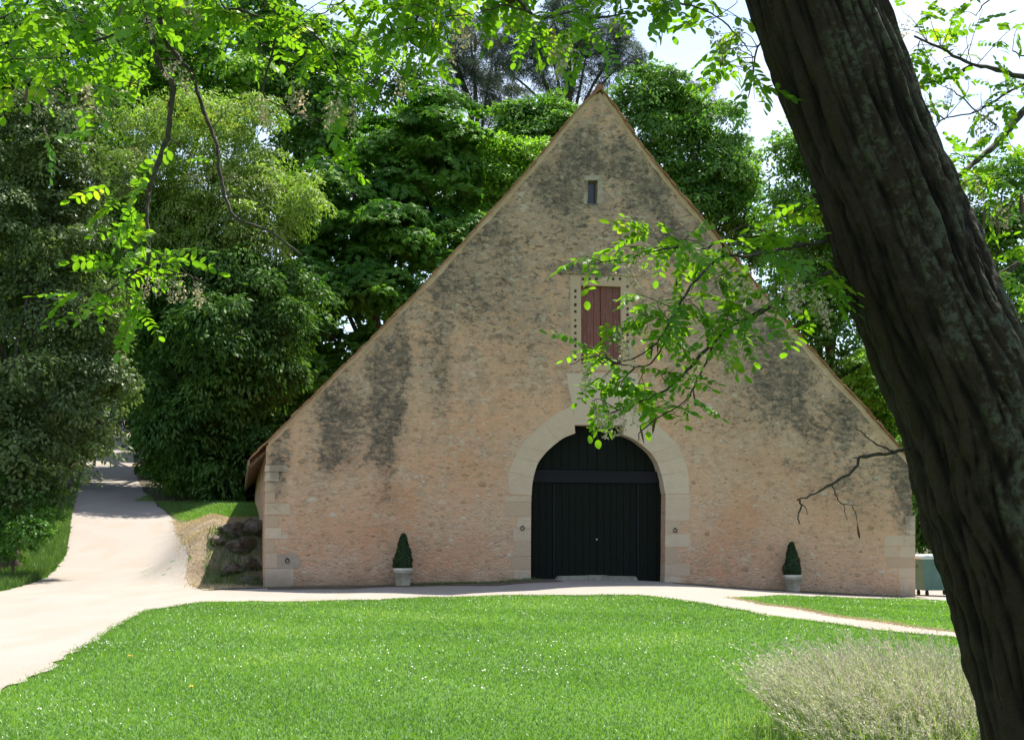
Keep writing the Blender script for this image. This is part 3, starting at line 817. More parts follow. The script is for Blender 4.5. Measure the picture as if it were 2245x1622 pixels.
# --- the great door: dark planks, transom, posts
gd = MB()
DV = 0.42
poly = [(u, z) for u, z in door_hole]
poly = [(u * 1.0 + (0.02 if u < APU else -0.02), z) for u, z in poly]
gd.prism(poly, DV + 0.03, DV + 0.07)
gdo = gd.build('door', M['door'], barn, label='great arched door of dark planks in two leaves')
def arch_top(x):
    xs = [1164, 1165, 1167.4, 1177, 1190, 1205, 1232, 1258, 1258.5, 1366, 1366.5, 1394, 1421, 1434, 1444, 1453, 1459, 1460]
    ys = [1180, 1086, 1055, 1019, 999, 983, 961.5, 950, 932.5, 932.5, 952.5, 964.5, 986, 1001, 1020, 1050, 1082, 1180]
    return float(np.interp(x, xs, ys))
def fd(px, py): return F(px, py, DV)
def plank(x0, x1, ytop, ybot, v, name='plank', mat=None):
    # sight line through the front plane keeps its place on the recessed door
    t0, t1 = ytop if isinstance(ytop, tuple) else (ytop, ytop)
    q = [fd(x0, ybot), fd(x1, ybot), fd(x1, t1), fd(x0, t0)]
    m_ = MB(); m_.prism(q, v, v + 0.03, 0.004); return m_.build(name, mat or M['door'], gdo)
E = np.linspace(1171, 1308, 8)
for e in (list(E), list(np.linspace(1309.5, 1456, 8))):
    for i in range(7):
        a, b_ = e[i] + .5, e[i + 1] - .5
        ta, tb = arch_top(a) + 3, arch_top(b_) + 3
        if max(ta, tb) < 1030:
            plank(a, b_, (min(ta, 1028), min(tb, 1028)), 1031, DV + random.uniform(0, .006))
for x0, x1, n, yb in ((1167, 1212, 3, 1276), (1217, 1308, 6, 1262), (1309.2, 1396, 6, 1262), (1401, 1458, 3, 1280)):
    e = np.linspace(x0, x1, n + 1)
    for i in range(n):
        plank(e[i] + .4, e[i + 1] - .4, 1058, yb, DV + random.uniform(0, .006))
q = [fd(1164, 1057), fd(1461, 1059), fd(1457, 1037.5), fd(1167, 1033)]
m_ = MB(); m_.prism(q, DV - 0.06, DV + 0.03, 0.008); m_.build('transom', M['beam'], gdo)
q = [fd(1164, 1036), fd(1461, 1039), fd(1457, 1034), fd(1167, 1030)]
m_ = MB(); m_.prism(q, DV - 0.075, DV - 0.062, 0.004); m_.build('moulding', M['beam'], gdo)
for x0, x1 in ((1212.5, 1216.6), (1396.6, 1400.6)):
    plank(x0, x1, 1059, 1276, DV - 0.025, 'post', M['beam'])
u, z = fd(1308, 1182)
m_ = MB(); m_.tube([(u, DV - 0.02, z), (u, DV + .01, z)], 0.022, 10); m_.build('lock', simple('steel_lock', (.4, .4, .4), (.5, .5, .5), 5, .3, 0, spec=.8), gdo)
for px in ([(1163, 1285), (1216, 1274), (1226, 1262.5), (1288, 1261.5), (1288, 1290), (1163, 1290)], [(1288.6, 1290), (1288.6, 1260.4), (1330, 1260.8), (1330, 1290)], [(1330.6, 1290), (1330.6, 1262), (1392, 1263.2), (1398, 1276), (1457, 1283), (1457, 1290)]):
    qq = [F(x, y, 0.2) for x, y in px]
    ar = sum(qq[i][0] * qq[(i + 1) % len(qq)][1] - qq[(i + 1) % len(qq)][0] * qq[i][1] for i in range(len(qq)))
    if ar < 0: qq = qq[::-1]
    m_ = MB(); m_.prism(qq, 0.06, DV + .02, 0.01, 0.3); m_.build('doorstep', M['step'], barn)
# iron rings
for (x, y) in ((1145, 1154), (1480, 1159), (630, 1225)):
    u, z = F(x, y); m_ = MB()
    pts = [(u + .055 * math.sin(a), -0.035, z - .05 + .06 * math.cos(a)) for a in np.linspace(0, 2 * PI, 15)]
    m_.tube(pts, 0.013, 6); m_.tube([(u, -.05, z + .015), (u, .02, z + .015)], 0.022, 6); m_.build('iron_ring', M['iron'], barn)

# --- rubble showing through the render: the largest as stones, the small ones joined
def stone_mesh(rng, name='stone', n=None):
    n = n or rng.integers(6, 9)
    an = np.sort(np.linspace(0, 2 * PI, n, endpoint=False) + rng.normal(0, 0.22, n))
    r = rng.uniform(0.72, 1.0, n)
    out = np.column_stack([r * np.cos(an) * 0.5, r * np.sin(an) * 0.5])
    inn = out * 0.72
    V = [(a, 0.012, b) for a, b in out] + [(a, -0.010, b) for a, b in inn] + [(rng.normal(0, .05), -0.014, rng.normal(0, .05))]
    Fs = [(i, n + i, n + (i + 1) % n, (i + 1) % n)[::-1] for i in range(n)] + [(n + i, 2 * n, n + (i + 1) % n)[::-1] for i in range(n)]
    return V, Fs
rng = np.random.default_rng(21)
cand = []
tries = 0
cell = {}
while len(cand) < 3600 and tries < 60000:
    tries += 1
    u = rng.uniform(0.15, wall_w - 0.15); z = rng.uniform(-0.6, APZ)
    if z > rz(u) - 0.45: continue
    if z < np.interp(u, BU, BZ) + 0.04: continue
    big = rng.random() < (0.16 if z < 3.2 else 0.07)
    w = rng.uniform(0.20, 0.40) if big else rng.uniform(0.07, 0.19)
    h = w * rng.uniform(0.42, 0.75)
    ok = True
    ci, cj = int(u / .4), int(z / .4)
    for a in (-1, 0, 1):
        for b_ in (-1, 0, 1):
            for (u2, z2, w2, h2) in cell.get((ci + a, cj + b_), ()):
                if abs(u - u2) < (w + w2) * .47 and abs(z - z2) < (h + h2) * .5: ok = False
    if not ok: continue
    cand.append((u, z, w, h)); cell.setdefault((ci, cj), []).append((u, z, w, h))
cu = np.array([c[0] for c in cand]); cz = np.array([c[1] for c in cand]); cw = np.array([c[2] for c in cand])
keep = np.ones(len(cand), bool)
for poly in ash_no + [door_hole, shut, slit]:
    pa = np.array(poly); cc = pa.mean(0)
    for du, dz in ((0, 0), (.6, 0), (-.6, 0), (0, .4), (0, -.4)):
        keep &= ~inside(poly, cu + du * cw, cz + dz * cw)
cand = [c for c, k in zip(cand, keep) if k]
cand.sort(key=lambda c: -c[2] * c[3])
protos = []
for j in range(24):
    V_, F_ = stone_mesh(rng); b = MB(); b.add(V_, F_, j / 23.0); protos.append(b.mesh('stone', M['rubble'], True))
rub = MB()
for i, (u, z, w, h) in enumerate(cand):
    rot = rng.normal(0, 0.18); dep = rng.uniform(0.35, 1.0) if i >= 240 else rng.uniform(0.4, 0.9)
    mt = Matrix.Translation((u, 0, z)) @ Matrix.Rotation(rot, 4, 'Y') @ Matrix.Diagonal((w, dep, h, 1))
    if i < 240:
        o = bpy.data.objects.new('stone', protos[i % 24]); link(o, barn); o.matrix_local = mt
    else:
        V_, F_ = stone_mesh(rng); rub.add([mt @ Vector(p) for p in V_], F_, rng.random())
rub.build('rubble', M['rubble'], barn, True, 'stuff')

# ------------------------------------------------------------------ planters by the door
def lf_quads(pos, dr, nr, L, Wd, fold=0.0):
    side = np.cross(dr, nr); side /= np.linalg.norm(side, axis=1, keepdims=True) + 1e-9
    L = L[:, None]; Wd = Wd[:, None]
    a = pos; b = pos + dr * L * .45 + side * Wd * .5; c = pos + dr * L - nr * L * 0.12; d = pos + dr * L * .45 - side * Wd * .5
    V = np.stack([a, b, c, d], 1).reshape(-1, 3)
    return V, np.arange(len(pos) * 4).reshape(-1, 4)
def unit(a): return a / (np.linalg.norm(a, axis=-1, keepdims=True) + 1e-9)
def planter(px, label, lean):
    u, z = F(px[0], px[1], -0.42); x, y = to_world(u, -0.42)
    z = float(H(x, y)) + 0.024
    t = empty('potted_topiary', (x, y, z), label, 'potted shrub', 'clipped shrubs in stone pots along the gable')
    b = MB()
    b.lathe([(0.0, 0.0), (0.20, 0.0), (0.215, 0.02), (0.265, 0.38), (0.29, 0.385), (0.293, 0.405), (0.275, 0.41), (0.275, 0.425), (0.305, 0.43), (0.312, 0.455), (0.305, 0.475), (0.295, 0.48), (0.30, 0.50), (0.292, 0.515), (0.255, 0.515), (0.25, 0.46), (0.0, 0.455)])
    p = b.build('pot', M['pot'], t, True)
    b = MB(); b.lathe([(0.0, 0.475), (0.249, 0.468)]); b.build('soil', M['soil'], p)
    r = np.random.default_rng(int(px[0]))
    n = 5200
    hh = r.random(n) ** 1.25; ph = r.uniform(0, 2 * PI, n)
    prof = np.interp(hh, [0, .08, .25, .6, .85, .97, 1], [.235, .262, .25, .165, .095, .055, .02])
    rr = prof * (1 + 0.09 * np.sin(ph * 3 + hh * 9 + px[0]) + 0.07 * np.sin(ph * 5 - hh * 17 + px[0])) * r.uniform(.86, 1.05, n)
    pos = np.column_stack([rr * np.cos(ph) + lean * hh, rr * np.sin(ph), 0.50 + hh * 1.0])
    nr = unit(np.column_stack([np.cos(ph), np.sin(ph), np.full(n, .35)]) + r.normal(0, .45, (n, 3)))
    dr = unit(np.cross(nr, r.normal(0, 1, (n, 3))) + nr * .5)
    V, Fq = lf_quads(pos, dr, nr, r.uniform(.035, .06, n), r.uniform(.022, .036, n))
    o = bpy.data.objects.new('shrub', np_mesh('shrub', V, Fq, M['topiary'], False, np.clip(r.random(n), 0, 1))); link(o, t)
    b = MB(); b.lathe([(0.0, 1.42), (0.05, 1.3), (0.12, 1.0), (0.19, .7), (.2, .56), (0, .5)], seg=14); b.build('stem_core', M['topiary'], t)
    return t
planter((883, 1280), 'clipped cone shrub in cream pot left of the arched door', 0.01)
planter((1738, 1292), 'clipped cone shrub in cream pot right of the arched door', 0.0)

# ------------------------------------------------------------------ wheeled bin at the corner
bx, by = P(2046, 1150, 44.6)[:2]
bz = float(H(bx, by)) + 0.024
bt = empty('wheeled_bin', (bx, by, bz), 'large grey green wheeled bin with pale lid beside the barn corner', 'bin', rz=ANG * 0.6)
b = MB(); w0, w1 = 0.56, 0.66
b.add([(-w0, -.42, .19), (w0, -.42, .19), (w0, .42, .19), (-w0, .42, .19), (-w1, -.50, 1.22), (w1, -.50, 1.22), (w1, .50, 1.22), (-w1, .50, 1.22)],
      [(0, 3, 2, 1), (4, 5, 6, 7), (0, 1, 5, 4), (1, 2, 6, 5), (2, 3, 7, 6), (3, 0, 4, 7)]); b.build('body', M['bin'], bt)
b = MB(); b.bev(-.69, .69, -.54, .53, 1.222, 1.28, .012); b.build('rim', M['bin_lid'], bt)
b = MB(); pr = [(-.68, 1.283), (.68, 1.283), (.66, 1.33), (.4, 1.365), (-.4, 1.365), (-.66, 1.33)]; b.prism(pr, -.53, .52, .02); b.build('lid', M['bin_lid'], bt)
b = MB(); b.tube([(-.45, -.57, 1.31), (.45, -.57, 1.31)], .018, 8); b.build('handle', M['bin_lid'], bt)
for sx in (-1, 1):
    for sy in (-1, 1):
        b = MB(); b.tube([(sx * .46 - .03, sy * .33, .085), (sx * .46 + .03, sy * .33, .085)], .085, 14); wh = b.build('wheel', M['rubber'], bt)
        b = MB(); b.box(sx * .46 - .045, sx * .46 + .045, sy * .33 - .02, sy * .33 + .02, .09, .19); b.build('fork', M['iron'], wh)
    b = MB(); b.box(sx * .665 - .03, sx * .665 + .03, -.06, .06, .95, 1.0); b.build('lug', M['bin'], bt)
for k in range(3):
    b = MB(); q = -.3 + .3 * k; b.add([(q - .02, -.437, .3), (q + .02, -.437, .3), (q + .02, -.495, 1.15), (q - .02, -.495, 1.15), (q - .02, -.40, .3), (q + .02, -.40, .3), (q + .02, -.45, 1.15), (q - .02, -.45, 1.15)],
          [(0, 1, 2, 3), (0, 4, 5, 1), (1, 5, 6, 2), (2, 6, 7, 3), (3, 7, 4, 0)]); b.build('rib', M['bin'], bt)

# ------------------------------------------------------------------ boulders at the left corner
def boulder(u, v, sx, sy, sz, seed, label, up=0.0):
    r = np.random.default_rng(seed)
    x, y = to_world(u, v); z = float(H(x, y)) + up
    n1, n2 = 14, 20
    V, Fc = [], []
    pn = unit(r.normal(0, 1, (8, 3))); pdist = r.uniform(.5, .95, 8)
    for i in range(n1 + 1):
        th = PI * i / n1
        for j in range(n2):
            ph = 2 * PI * j / n2
            d = np.array([math.sin(th) * math.cos(ph), math.sin(th) * math.sin(ph), math.cos(th)])
            dd = pn @ d
            q = min(1.15, float(np.min(np.where(dd > .05, pdist / np.maximum(dd, .05), 9))))
            q *= 1 + .10 * mnoise.noise(Vector(d * 2.2) + Vector((seed, 0, 0))) + .07 * mnoise.noise(Vector(d * 5.5) + Vector((0, seed, 0)))
            V.append(d * q * np.array([sx, sy, sz]) * 1.15)
    for i in range(n1):
        for j in range(n2):
            Fc.append((i * n2 + j, (i + 1) * n2 + j, (i + 1) * n2 + (j + 1) % n2, i * n2 + (j + 1) % n2))
    b = MB(); b.add(V, Fc)
    o = b.build('boulder', M['stone_rock'], None, False)
    o.location = (x, y, z + sz * 0.35); o.rotation_euler = (r.normal(0, .15), r.normal(0, .15), r.uniform(0, 6))
    tag(o, label, 'boulder', 'boulders piled at the barn corner')
boulder(-0.34, 0.85, .36, .30, .20, 1, 'low dark slab at the foot of the barn corner')
boulder(-0.90, 1.7, .34, .26, .18, 2, 'half buried dark rock in the barn shadow nearest the road')
boulder(-0.36, 2.0, .40, .34, .26, 13, 'dark rock halfway up the shaded bank against the barn wall')
boulder(-0.30, 3.9, .40, .50, .36, 14, 'large rock on top of the bank touching the barn wall', .10)
boulder(-0.95, 3.8, .52, .40, .24, 15, 'sloping flat topped rock on the crest of the bank', .08)
boulder(-0.62, 2.9, .46, .34, .24, 17, 'dark rock just below the crest in the barn shadow')
boulder(-1.35, 3.2, .26, .22, .14, 6, 'small pale rock at the sunlit edge of the barn shadow', .05)

# ------------------------------------------------------------------ background trees
def cauliflower(lobes, seed, k=7, f=(.36, .56)):
    """each big mass of foliage breaks up into smaller heads, with gaps between them"""
    r = np.random.default_rng(seed + 500); out = []
    for (x, y, z, a, b, c) in lobes:
        out.append((x, y, z, a * .66, b * .66, c * .66))
        for _ in range(k):
            d = unit(r.normal(0, 1, 3) + np.array([0, -.25, .25])); g = r.uniform(*f) * r.choice([1, 1, .7]); q = r.uniform(.66, 1.02)
            out.append((x + d[0] * a * q, y + d[1] * b * q, z + d[2] * c * q, a * g, b * g, c * g * .68))
    return out
def crown(lobes, n_leaf, L, Wd, cr, seed, droop=0.35, per=36, inner=0.2, palm=0, upb=0.7, rag=0.16, spread=0.45, tvar=(0.55, 0.25)):
    """leaves gathered in boughs over and through the lobes; returns vertices, faces, tint"""
    r = np.random.default_rng(seed)
    ce = np.array([l[:3] for l in lobes], float); ra = np.array([l[3:6] for l in lobes], float)
    ar = (ra[:, 0] * ra[:, 1] * ra[:, 2]) ** (2 / 3)
    per = int(per * 2.5); K = int(n_leaf / per)
    idx = r.choice(len(lobes), K * 2, p=ar / ar.sum())
    d = unit(r.normal(0, 1, (K * 2, 3)))
    ks = r.normal(0, 1.6, (5, 3)); phs = r.uniform(0, 6, (5, len(lobes)))
    wob = sum(np.sin(3.0 * d @ ks[i] + phs[i][idx]) for i in range(5)) / 5
    rad = 1.0 + rag * 1.8 * wob + r.normal(0, 0.06, K * 2)
    inn = r.random(K * 2) < inner
    rad = np.where(inn, rad * r.uniform(.35, .85, K * 2), rad)
    rad = np.where(r.random(K * 2) < .22, rad * r.uniform(1.08, 1.5, K * 2), rad)
    cpos = ce[idx] + d * ra[idx] * rad[:, None]
    dist = np.linalg.norm((cpos[:, None, :] - ce[None]) / ra[None], axis=2)
    dist[np.arange(K * 2), idx] = 9
    keep = np.where(dist.min(1) > 0.66)[0][:K]
    cpos, d, inn = cpos[keep], d[keep], inn[keep]
    K = len(keep)
    out = unit(d / ra[idx[keep]])
    n = unit(out * (1 - upb) + np.array([0, 0, upb]) + r.normal(0, .18, (K, 3)))
    t1 = unit(np.cross(n, r.normal(0, 1, (K, 3)))); t2 = np.cross(n, t1)
    m = per
    R = cr * r.uniform(.6, 1.35, K)
    q = np.sqrt(r.random((K, m))) * R[:, None]; ph = r.uniform(0, 2 * PI, (K, m))
    rd = np.cos(ph)[..., None] * t1[:, None] + np.sin(ph)[..., None] * t2[:, None]
    pos = cpos[:, None] + rd * q[..., None] + n[:, None] * ((-droop * q * q / R[:, None]) + r.normal(0, .085, (K, m)) * R[:, None])[..., None]
    dr = unit(rd + np.array([0, 0, -droop]) * 1.2 + r.normal(0, spread, (K, m, 3)))
    nr = unit(n[:, None] + rd * (q / R[:, None])[..., None] * .8 + r.normal(0, spread * .8, (K, m, 3)))
    nr = unit(nr - dr * np.sum(nr * dr, -1, keepdims=True))
    tn = np.clip(0.5 + r.normal(0, tvar[0], (K, 1)) * .6 + r.normal(0, tvar[1], (K, m)) * .6, 0, 1)
    pos, dr, nr, tn = pos.reshape(-1, 3), dr.reshape(-1, 3), nr.reshape(-1, 3), tn.ravel()
    if palm:
        k = len(pos)
        sd_ = np.cross(dr, nr)
        an = np.linspace(-1.35, 1.35, palm)
        pos = np.repeat(pos, palm, 0); tn = np.repeat(tn, palm)
        dd = np.stack([dr * math.cos(a) + sd_ * math.sin(a) - nr * .35 for a in an], 1).reshape(-1, 3)
        nr = np.repeat(nr, palm, 0); dr = unit(dd); nr = unit(nr - dr * np.sum(nr * dr, -1, keepdims=True))
    N = len(pos)
    sc = r.uniform(.7, 1.3, N)
    V, Fq = lf_quads(pos, dr, nr, L * sc, Wd * sc)
    return V, Fq, tn
def lobe(px, py, rx, ry, Y, k=0.95):
    """lobe seen at a photograph position: centre and half-sizes there, Y metres ahead"""
    c = P(px, py, Y); s = Y / (FPX * 1.007)
    return (c[0], c[1], c[2], rx * s, (rx + ry) * .5 * s * k, ry * s)
def tree(name, label, cat, base_px, Y, lobes, mat, n, L, Wd, cr, seed, tr=0.3, group=None, bark='trunk_far', limbs=True, **kw):
    x = (base_px - CX) / FPX * Y * 1.0
    z = float(H(x, Y))
    root = empty(name, (x, Y, z), label, cat, group)
    lb = [lobe(*l) for l in lobes]
    lb = [(a - x, b - Y, c - z, p, q, s) for a, b, c, p, q, s in lb]
    V, Fq, tn = crown(cauliflower(lb, seed), int(n * 1.15), L, Wd, cr * .95, seed, **kw)
    o = bpy.data.objects.new('crown', np_mesh('crown', V, Fq, M[mat], False, tn)); link(o, root)
    r = random.Random(seed)
    cz = np.mean([l[2] for l in lb]); ccx = np.mean([l[0] for l in lb]); ccy = np.mean([l[1] for l in lb])
    top = max(l[2] for l in lb)
    b = MB()
    stem = [(0, 0, -.3), (ccx * .1 + r.uniform(-.15, .15), ccy * .1, cz * .3), (ccx * .4, ccy * .4, cz * .62), (ccx * .7, ccy * .7, cz * .92), (ccx * .85, ccy * .85, cz + (top - cz) * .25)]
    st = rsm(stem, 14)
    b.tube(st, [tr * (1.25 - 1.15 * i / 13) if i else tr * 1.6 for i in range(14)], 9)
    b.build('trunk', M[bark], root, True)
    if limbs:
        for l in lb:
            k = min(9, max(3, int(10 * max(0.1, (l[2] - l[5] * .8)) / max(top, .1))))
            s_ = st[k]; e = Vector(l[:3]); a = Vector(s_)
            if (e - a).length < 0.8: continue
            b = MB(); mid = a.lerp(e, .5) + Vector((r.uniform(-.4, .4), r.uniform(-.4, .4), .25 * (e - a).length * .4))
            pp = rsm([a, mid, e + Vector((0, 0, l[5] * .3))], 7)
            b.tube(pp, [tr * .42 * (1 - .13 * i) for i in range(7)], 6)
            b.build('limb', M[bark], root, True)
    return root

# dark evergreen oak beside the road
tree('holm_oak', 'big dark evergreen oak leaning over the left verge of the road', 'tree', 20, 43, [
    (40, 330, 150, 150, 43), (150, 250, 100, 90, 45), (-90, 480, 170, 170, 43), (110, 500, 140, 120, 42.5), (190, 400, 90, 90, 44), (60, 680, 170, 130, 42), (185, 690, 105, 85, 42.5), (215, 800, 65, 60, 42),
    (120, 850, 140, 110, 41.5), (190, 930, 70, 55, 42), (20, 960, 150, 110, 41), (130, 1000, 65, 50, 41.2), (-120, 800, 150, 150, 42), (60, 1060, 85, 45, 41), (248, 835, 50, 45, 42), (228, 930, 45, 42, 42), (185, 1010, 38, 32, 42)],
    'leaf_oak', 84000, 0.15, 0.085, 0.62, 11, 0.42, per=50, upb=.45, droop=.35, rag=.22, inner=.25)
tree('privet_bush', 'low dark bush in the shade under the evergreen oak', 'bush', 40, 41, [(-10, 1120, 90, 70, 41), (70, 1110, 70, 60, 41), (105, 1090, 45, 45, 41.5), (0, 1180, 60, 40, 40), (70, 1165, 45, 35, 39.5), (30, 1215, 40, 25, 39)],
     'leaf_mid', 12000, 0.11, 0.07, 0.35, 12, 0.05, limbs=False, upb=.5)
# pale feathery tree over the road, then the dark drooping one under it
tree('pale_lime_tree', 'pale yellow green feathery tree rising behind the road', 'tree', 420, 72, [
    (330, 330, 120, 90, 73), (470, 300, 130, 110, 73), (400, 420, 150, 100, 71), (420, 540, 120, 60, 71), (560, 525, 100, 60, 71), (300, 520, 90, 60, 71), (560, 380, 110, 100, 72), (600, 450, 100, 75, 71), (480, 480, 130, 80, 70), (300, 440, 90, 80, 71), (640, 420, 60, 60, 72)],
    'leaf_lime', 56000, 0.25, 0.085, 0.95, 13, 0.45, per=40, droop=.6, upb=.6, rag=.2)
tree('drooping_tree', 'shaded drooping tree over the right edge of the road', 'tree', 470, 69, [
    (390, 600, 110, 70, 68), (520, 590, 130, 70, 68), (640, 640, 70, 60, 70), (320, 680, 60, 60, 69), (440, 720, 130, 90, 67), (570, 700, 90, 80, 68), (380, 830, 90, 75, 67), (500, 850, 110, 90, 67), (590, 820, 60, 70, 68), (430, 950, 95, 65, 67), (530, 980, 75, 60, 67), (350, 900, 45, 60, 67), (480, 1040, 70, 40, 66)],
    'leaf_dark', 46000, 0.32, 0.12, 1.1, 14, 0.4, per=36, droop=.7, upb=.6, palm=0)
# great chestnuts behind the barn
tree('chestnut_tree', 'tall dark chestnut with layered boughs left of the gable', 'tree', 850, 84, [
    (960, 260, 110, 90, 86), (850, 330, 120, 100, 85), (1010, 330, 80, 80, 86), (760, 400, 100, 90, 84), (900, 440, 130, 90, 84), (790, 520, 120, 80, 82), (950, 520, 110, 60, 82), (720, 620, 90, 80, 80), (830, 640, 110, 80, 81), (680, 520, 70, 80, 82),
    (690, 720, 90, 70, 79), (780, 760, 70, 60, 80), (640, 820, 90, 80, 78), (600, 920, 80, 70, 76), (700, 850, 70, 60, 79)],
    'leaf_chestnut', 25000, 0.36, 0.15, 1.45, 15, 0.6, per=34, palm=5, droop=.45, upb=.75, rag=.22)
tree('maple_tree', 'small bright yellow green tree lit beside the left roof slope', 'tree', 1110, 90, [
    (1090, 330, 60, 45, 90), (1150, 340, 50, 42, 90), (1060, 390, 60, 60, 90), (1110, 400, 70, 60, 90), (1040, 470, 50, 60, 90)],
    'leaf_bright', 16000, 0.30, 0.17, 1.0, 16, 0.3, per=30, droop=.35, upb=.6)
tree('round_tree', 'green round headed tree just left of the roof peak', 'tree', 1190, 100, [
    (1150, 250, 55, 42, 100), (1215, 250, 60, 42, 100), (1180, 310, 90, 60, 100), (1270, 270, 50, 45, 100), (1120, 300, 40, 50, 100)],
    'leaf_mid', 15000, 0.34, 0.22, 1.2, 17, 0.35, per=30, upb=.6)
tree('ash_tree', 'tall green tree rising just right of the roof peak', 'tree', 1480, 84, [
    (1400, 220, 80, 60, 84), (1480, 230, 80, 70, 84), (1540, 290, 85, 70, 84), (1440, 300, 90, 70, 83), (1590, 350, 70, 60, 83), (1620, 400, 60, 60, 83), (1510, 400, 110, 70, 82), (1590, 480, 90, 70, 82), (1370, 200, 40, 30, 84), (1640, 500, 60, 60, 82), (1690, 560, 60, 60, 82)],
    'leaf_mid', 46000, 0.25, 0.15, 1.05, 18, 0.45, per=44, upb=.55, rag=.22, inner=.14)
tree('oak_tree', 'dark green tree half hidden by the leaning trunk', 'tree', 1800, 74, [
    (1740, 330, 60, 50, 74), (1800, 400, 90, 80, 74), (1720, 430, 50, 50, 74), (1780, 520, 110, 80, 73), (1860, 620, 90, 90, 73), (1760, 640, 90, 80, 73), (1830, 740, 100, 80, 72), (1900, 840, 80, 80, 72), (1860, 880, 90, 60, 72), (1960, 940, 80, 70, 71), (2020, 1060, 80, 90, 70)],
    'leaf_mid', 40000, 0.26, 0.15, 1.0, 19, 0.45, per=34, upb=.6)
tree('elder_bush', 'sunlit bush behind the right roof slope beside the trunk', 'bush', 1905, 69, [(1895, 800, 40, 40, 69), (1925, 850, 50, 45, 69), (1880, 850, 30, 40, 69), (1960, 900, 50, 50, 69)],
     'leaf_bright', 5000, 0.24, 0.13, 0.5, 20, 0.1, per=26, limbs=False)
tree('hornbeam_tree', 'green tree behind the right edge of the trunk', 'tree', 2190, 66, [
    (2200, 420, 90, 70, 66), (2140, 500, 80, 70, 66), (2230, 540, 90, 90, 66), (2170, 640, 100, 90, 65), (2270, 680, 100, 100, 65), (2200, 800, 120, 90, 65), (2120, 900, 110, 90, 65), (2080, 1060, 120, 110, 64), (2250, 950, 120, 110, 64)],
    'leaf_mid', 34000, 0.26, 0.16, 1.0, 22, 0.4, per=32, upb=.6)
# woods that close the view on the left
for i, (bx_, Yb, lob, mt_, lab) in enumerate([
    (80, 82, [(40, 120, 130, 110, 82), (150, 90, 120, 110, 82), (-60, 260, 130, 130, 82), (250, 180, 90, 90, 82), (100, 260, 130, 100, 81)], 'leaf_mid', 'green tree topping the woods above the evergreen oak'),
    (380, 92, [(300, 60, 110, 90, 92), (420, 90, 120, 100, 92), (360, 190, 130, 90, 91), (250, 280, 90, 80, 91), (480, 200, 110, 90, 91)], 'leaf_bright', 'bright green tree above the pale feathery tree'),
    (610, 96, [(570, 60, 100, 90, 96), (660, 130, 90, 80, 96), (600, 200, 110, 90, 95), (690, 230, 80, 80, 95), (740, 120, 70, 80, 96), (650, 320, 110, 90, 95), (760, 270, 70, 80, 95)], 'leaf_mid', 'tall green tree between the pale tree and the chestnut'),
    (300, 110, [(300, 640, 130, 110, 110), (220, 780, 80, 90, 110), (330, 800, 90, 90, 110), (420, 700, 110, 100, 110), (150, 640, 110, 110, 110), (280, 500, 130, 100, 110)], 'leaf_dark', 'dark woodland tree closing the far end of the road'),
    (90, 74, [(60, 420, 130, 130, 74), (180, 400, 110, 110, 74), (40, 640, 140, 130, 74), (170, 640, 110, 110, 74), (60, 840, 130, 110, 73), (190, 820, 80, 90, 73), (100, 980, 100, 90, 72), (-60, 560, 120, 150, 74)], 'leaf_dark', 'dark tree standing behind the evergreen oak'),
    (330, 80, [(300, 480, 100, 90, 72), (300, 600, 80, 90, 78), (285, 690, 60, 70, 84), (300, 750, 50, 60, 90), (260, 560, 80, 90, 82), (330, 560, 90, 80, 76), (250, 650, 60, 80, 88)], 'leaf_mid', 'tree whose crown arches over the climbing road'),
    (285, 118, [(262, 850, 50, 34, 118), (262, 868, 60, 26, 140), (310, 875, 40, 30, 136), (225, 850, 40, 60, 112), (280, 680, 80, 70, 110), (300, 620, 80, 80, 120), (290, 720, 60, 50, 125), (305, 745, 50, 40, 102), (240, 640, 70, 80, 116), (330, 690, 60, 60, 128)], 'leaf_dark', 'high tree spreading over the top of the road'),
    (400, 84, [(410, 700, 110, 70, 71.5), (400, 712, 95, 60, 78), (378, 722, 85, 60, 90), (367, 728, 80, 55, 101), (371, 723, 75, 50, 112), (367, 714, 70, 48, 122), (362, 697, 66, 48, 134), (345, 830, 50, 30, 74)], 'leaf_dark', 'row of foliage added over the climbing road to shade it'),  # mostly hidden lobes, added on the sun side of the road to shade it
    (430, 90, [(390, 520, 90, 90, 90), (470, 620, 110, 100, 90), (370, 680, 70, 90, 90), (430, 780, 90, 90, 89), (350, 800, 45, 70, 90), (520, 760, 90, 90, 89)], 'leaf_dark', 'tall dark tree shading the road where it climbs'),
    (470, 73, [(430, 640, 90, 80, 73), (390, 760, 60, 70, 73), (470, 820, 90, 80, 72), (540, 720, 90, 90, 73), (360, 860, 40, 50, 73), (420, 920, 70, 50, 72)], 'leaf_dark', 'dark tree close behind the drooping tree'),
    (310, 135, [(250, 780, 70, 80, 135), (320, 800, 80, 75, 135), (260, 850, 40, 30, 134), (330, 850, 60, 40, 134), (180, 800, 70, 80, 135)], 'leaf_mid', 'far green tree at the bend of the road'),
    (640, 108, [(600, 600, 150, 120, 108), (760, 620, 140, 130, 108), (560, 780, 130, 110, 108), (700, 480, 130, 100, 108), (880, 560, 120, 120, 108), (500, 650, 110, 110, 108), (800, 320, 120, 110, 109), (700, 380, 110, 100, 109), (930, 430, 110, 110, 108), (820, 480, 120, 110, 108), (860, 165, 85, 80, 110), (785, 150, 80, 80, 110), (930, 190, 75, 80, 110), (830, 240, 100, 90, 109)], 'leaf_dark', 'dark woodland tree deep behind the chestnut')]):
    tree('woodland_tree', lab, 'tree', bx_, Yb, lob, mt_, 26000, 0.36, 0.22, 1.3, 30 + i, 0.4, 'trees in the wood behind the barn', per=32, upb=.6)
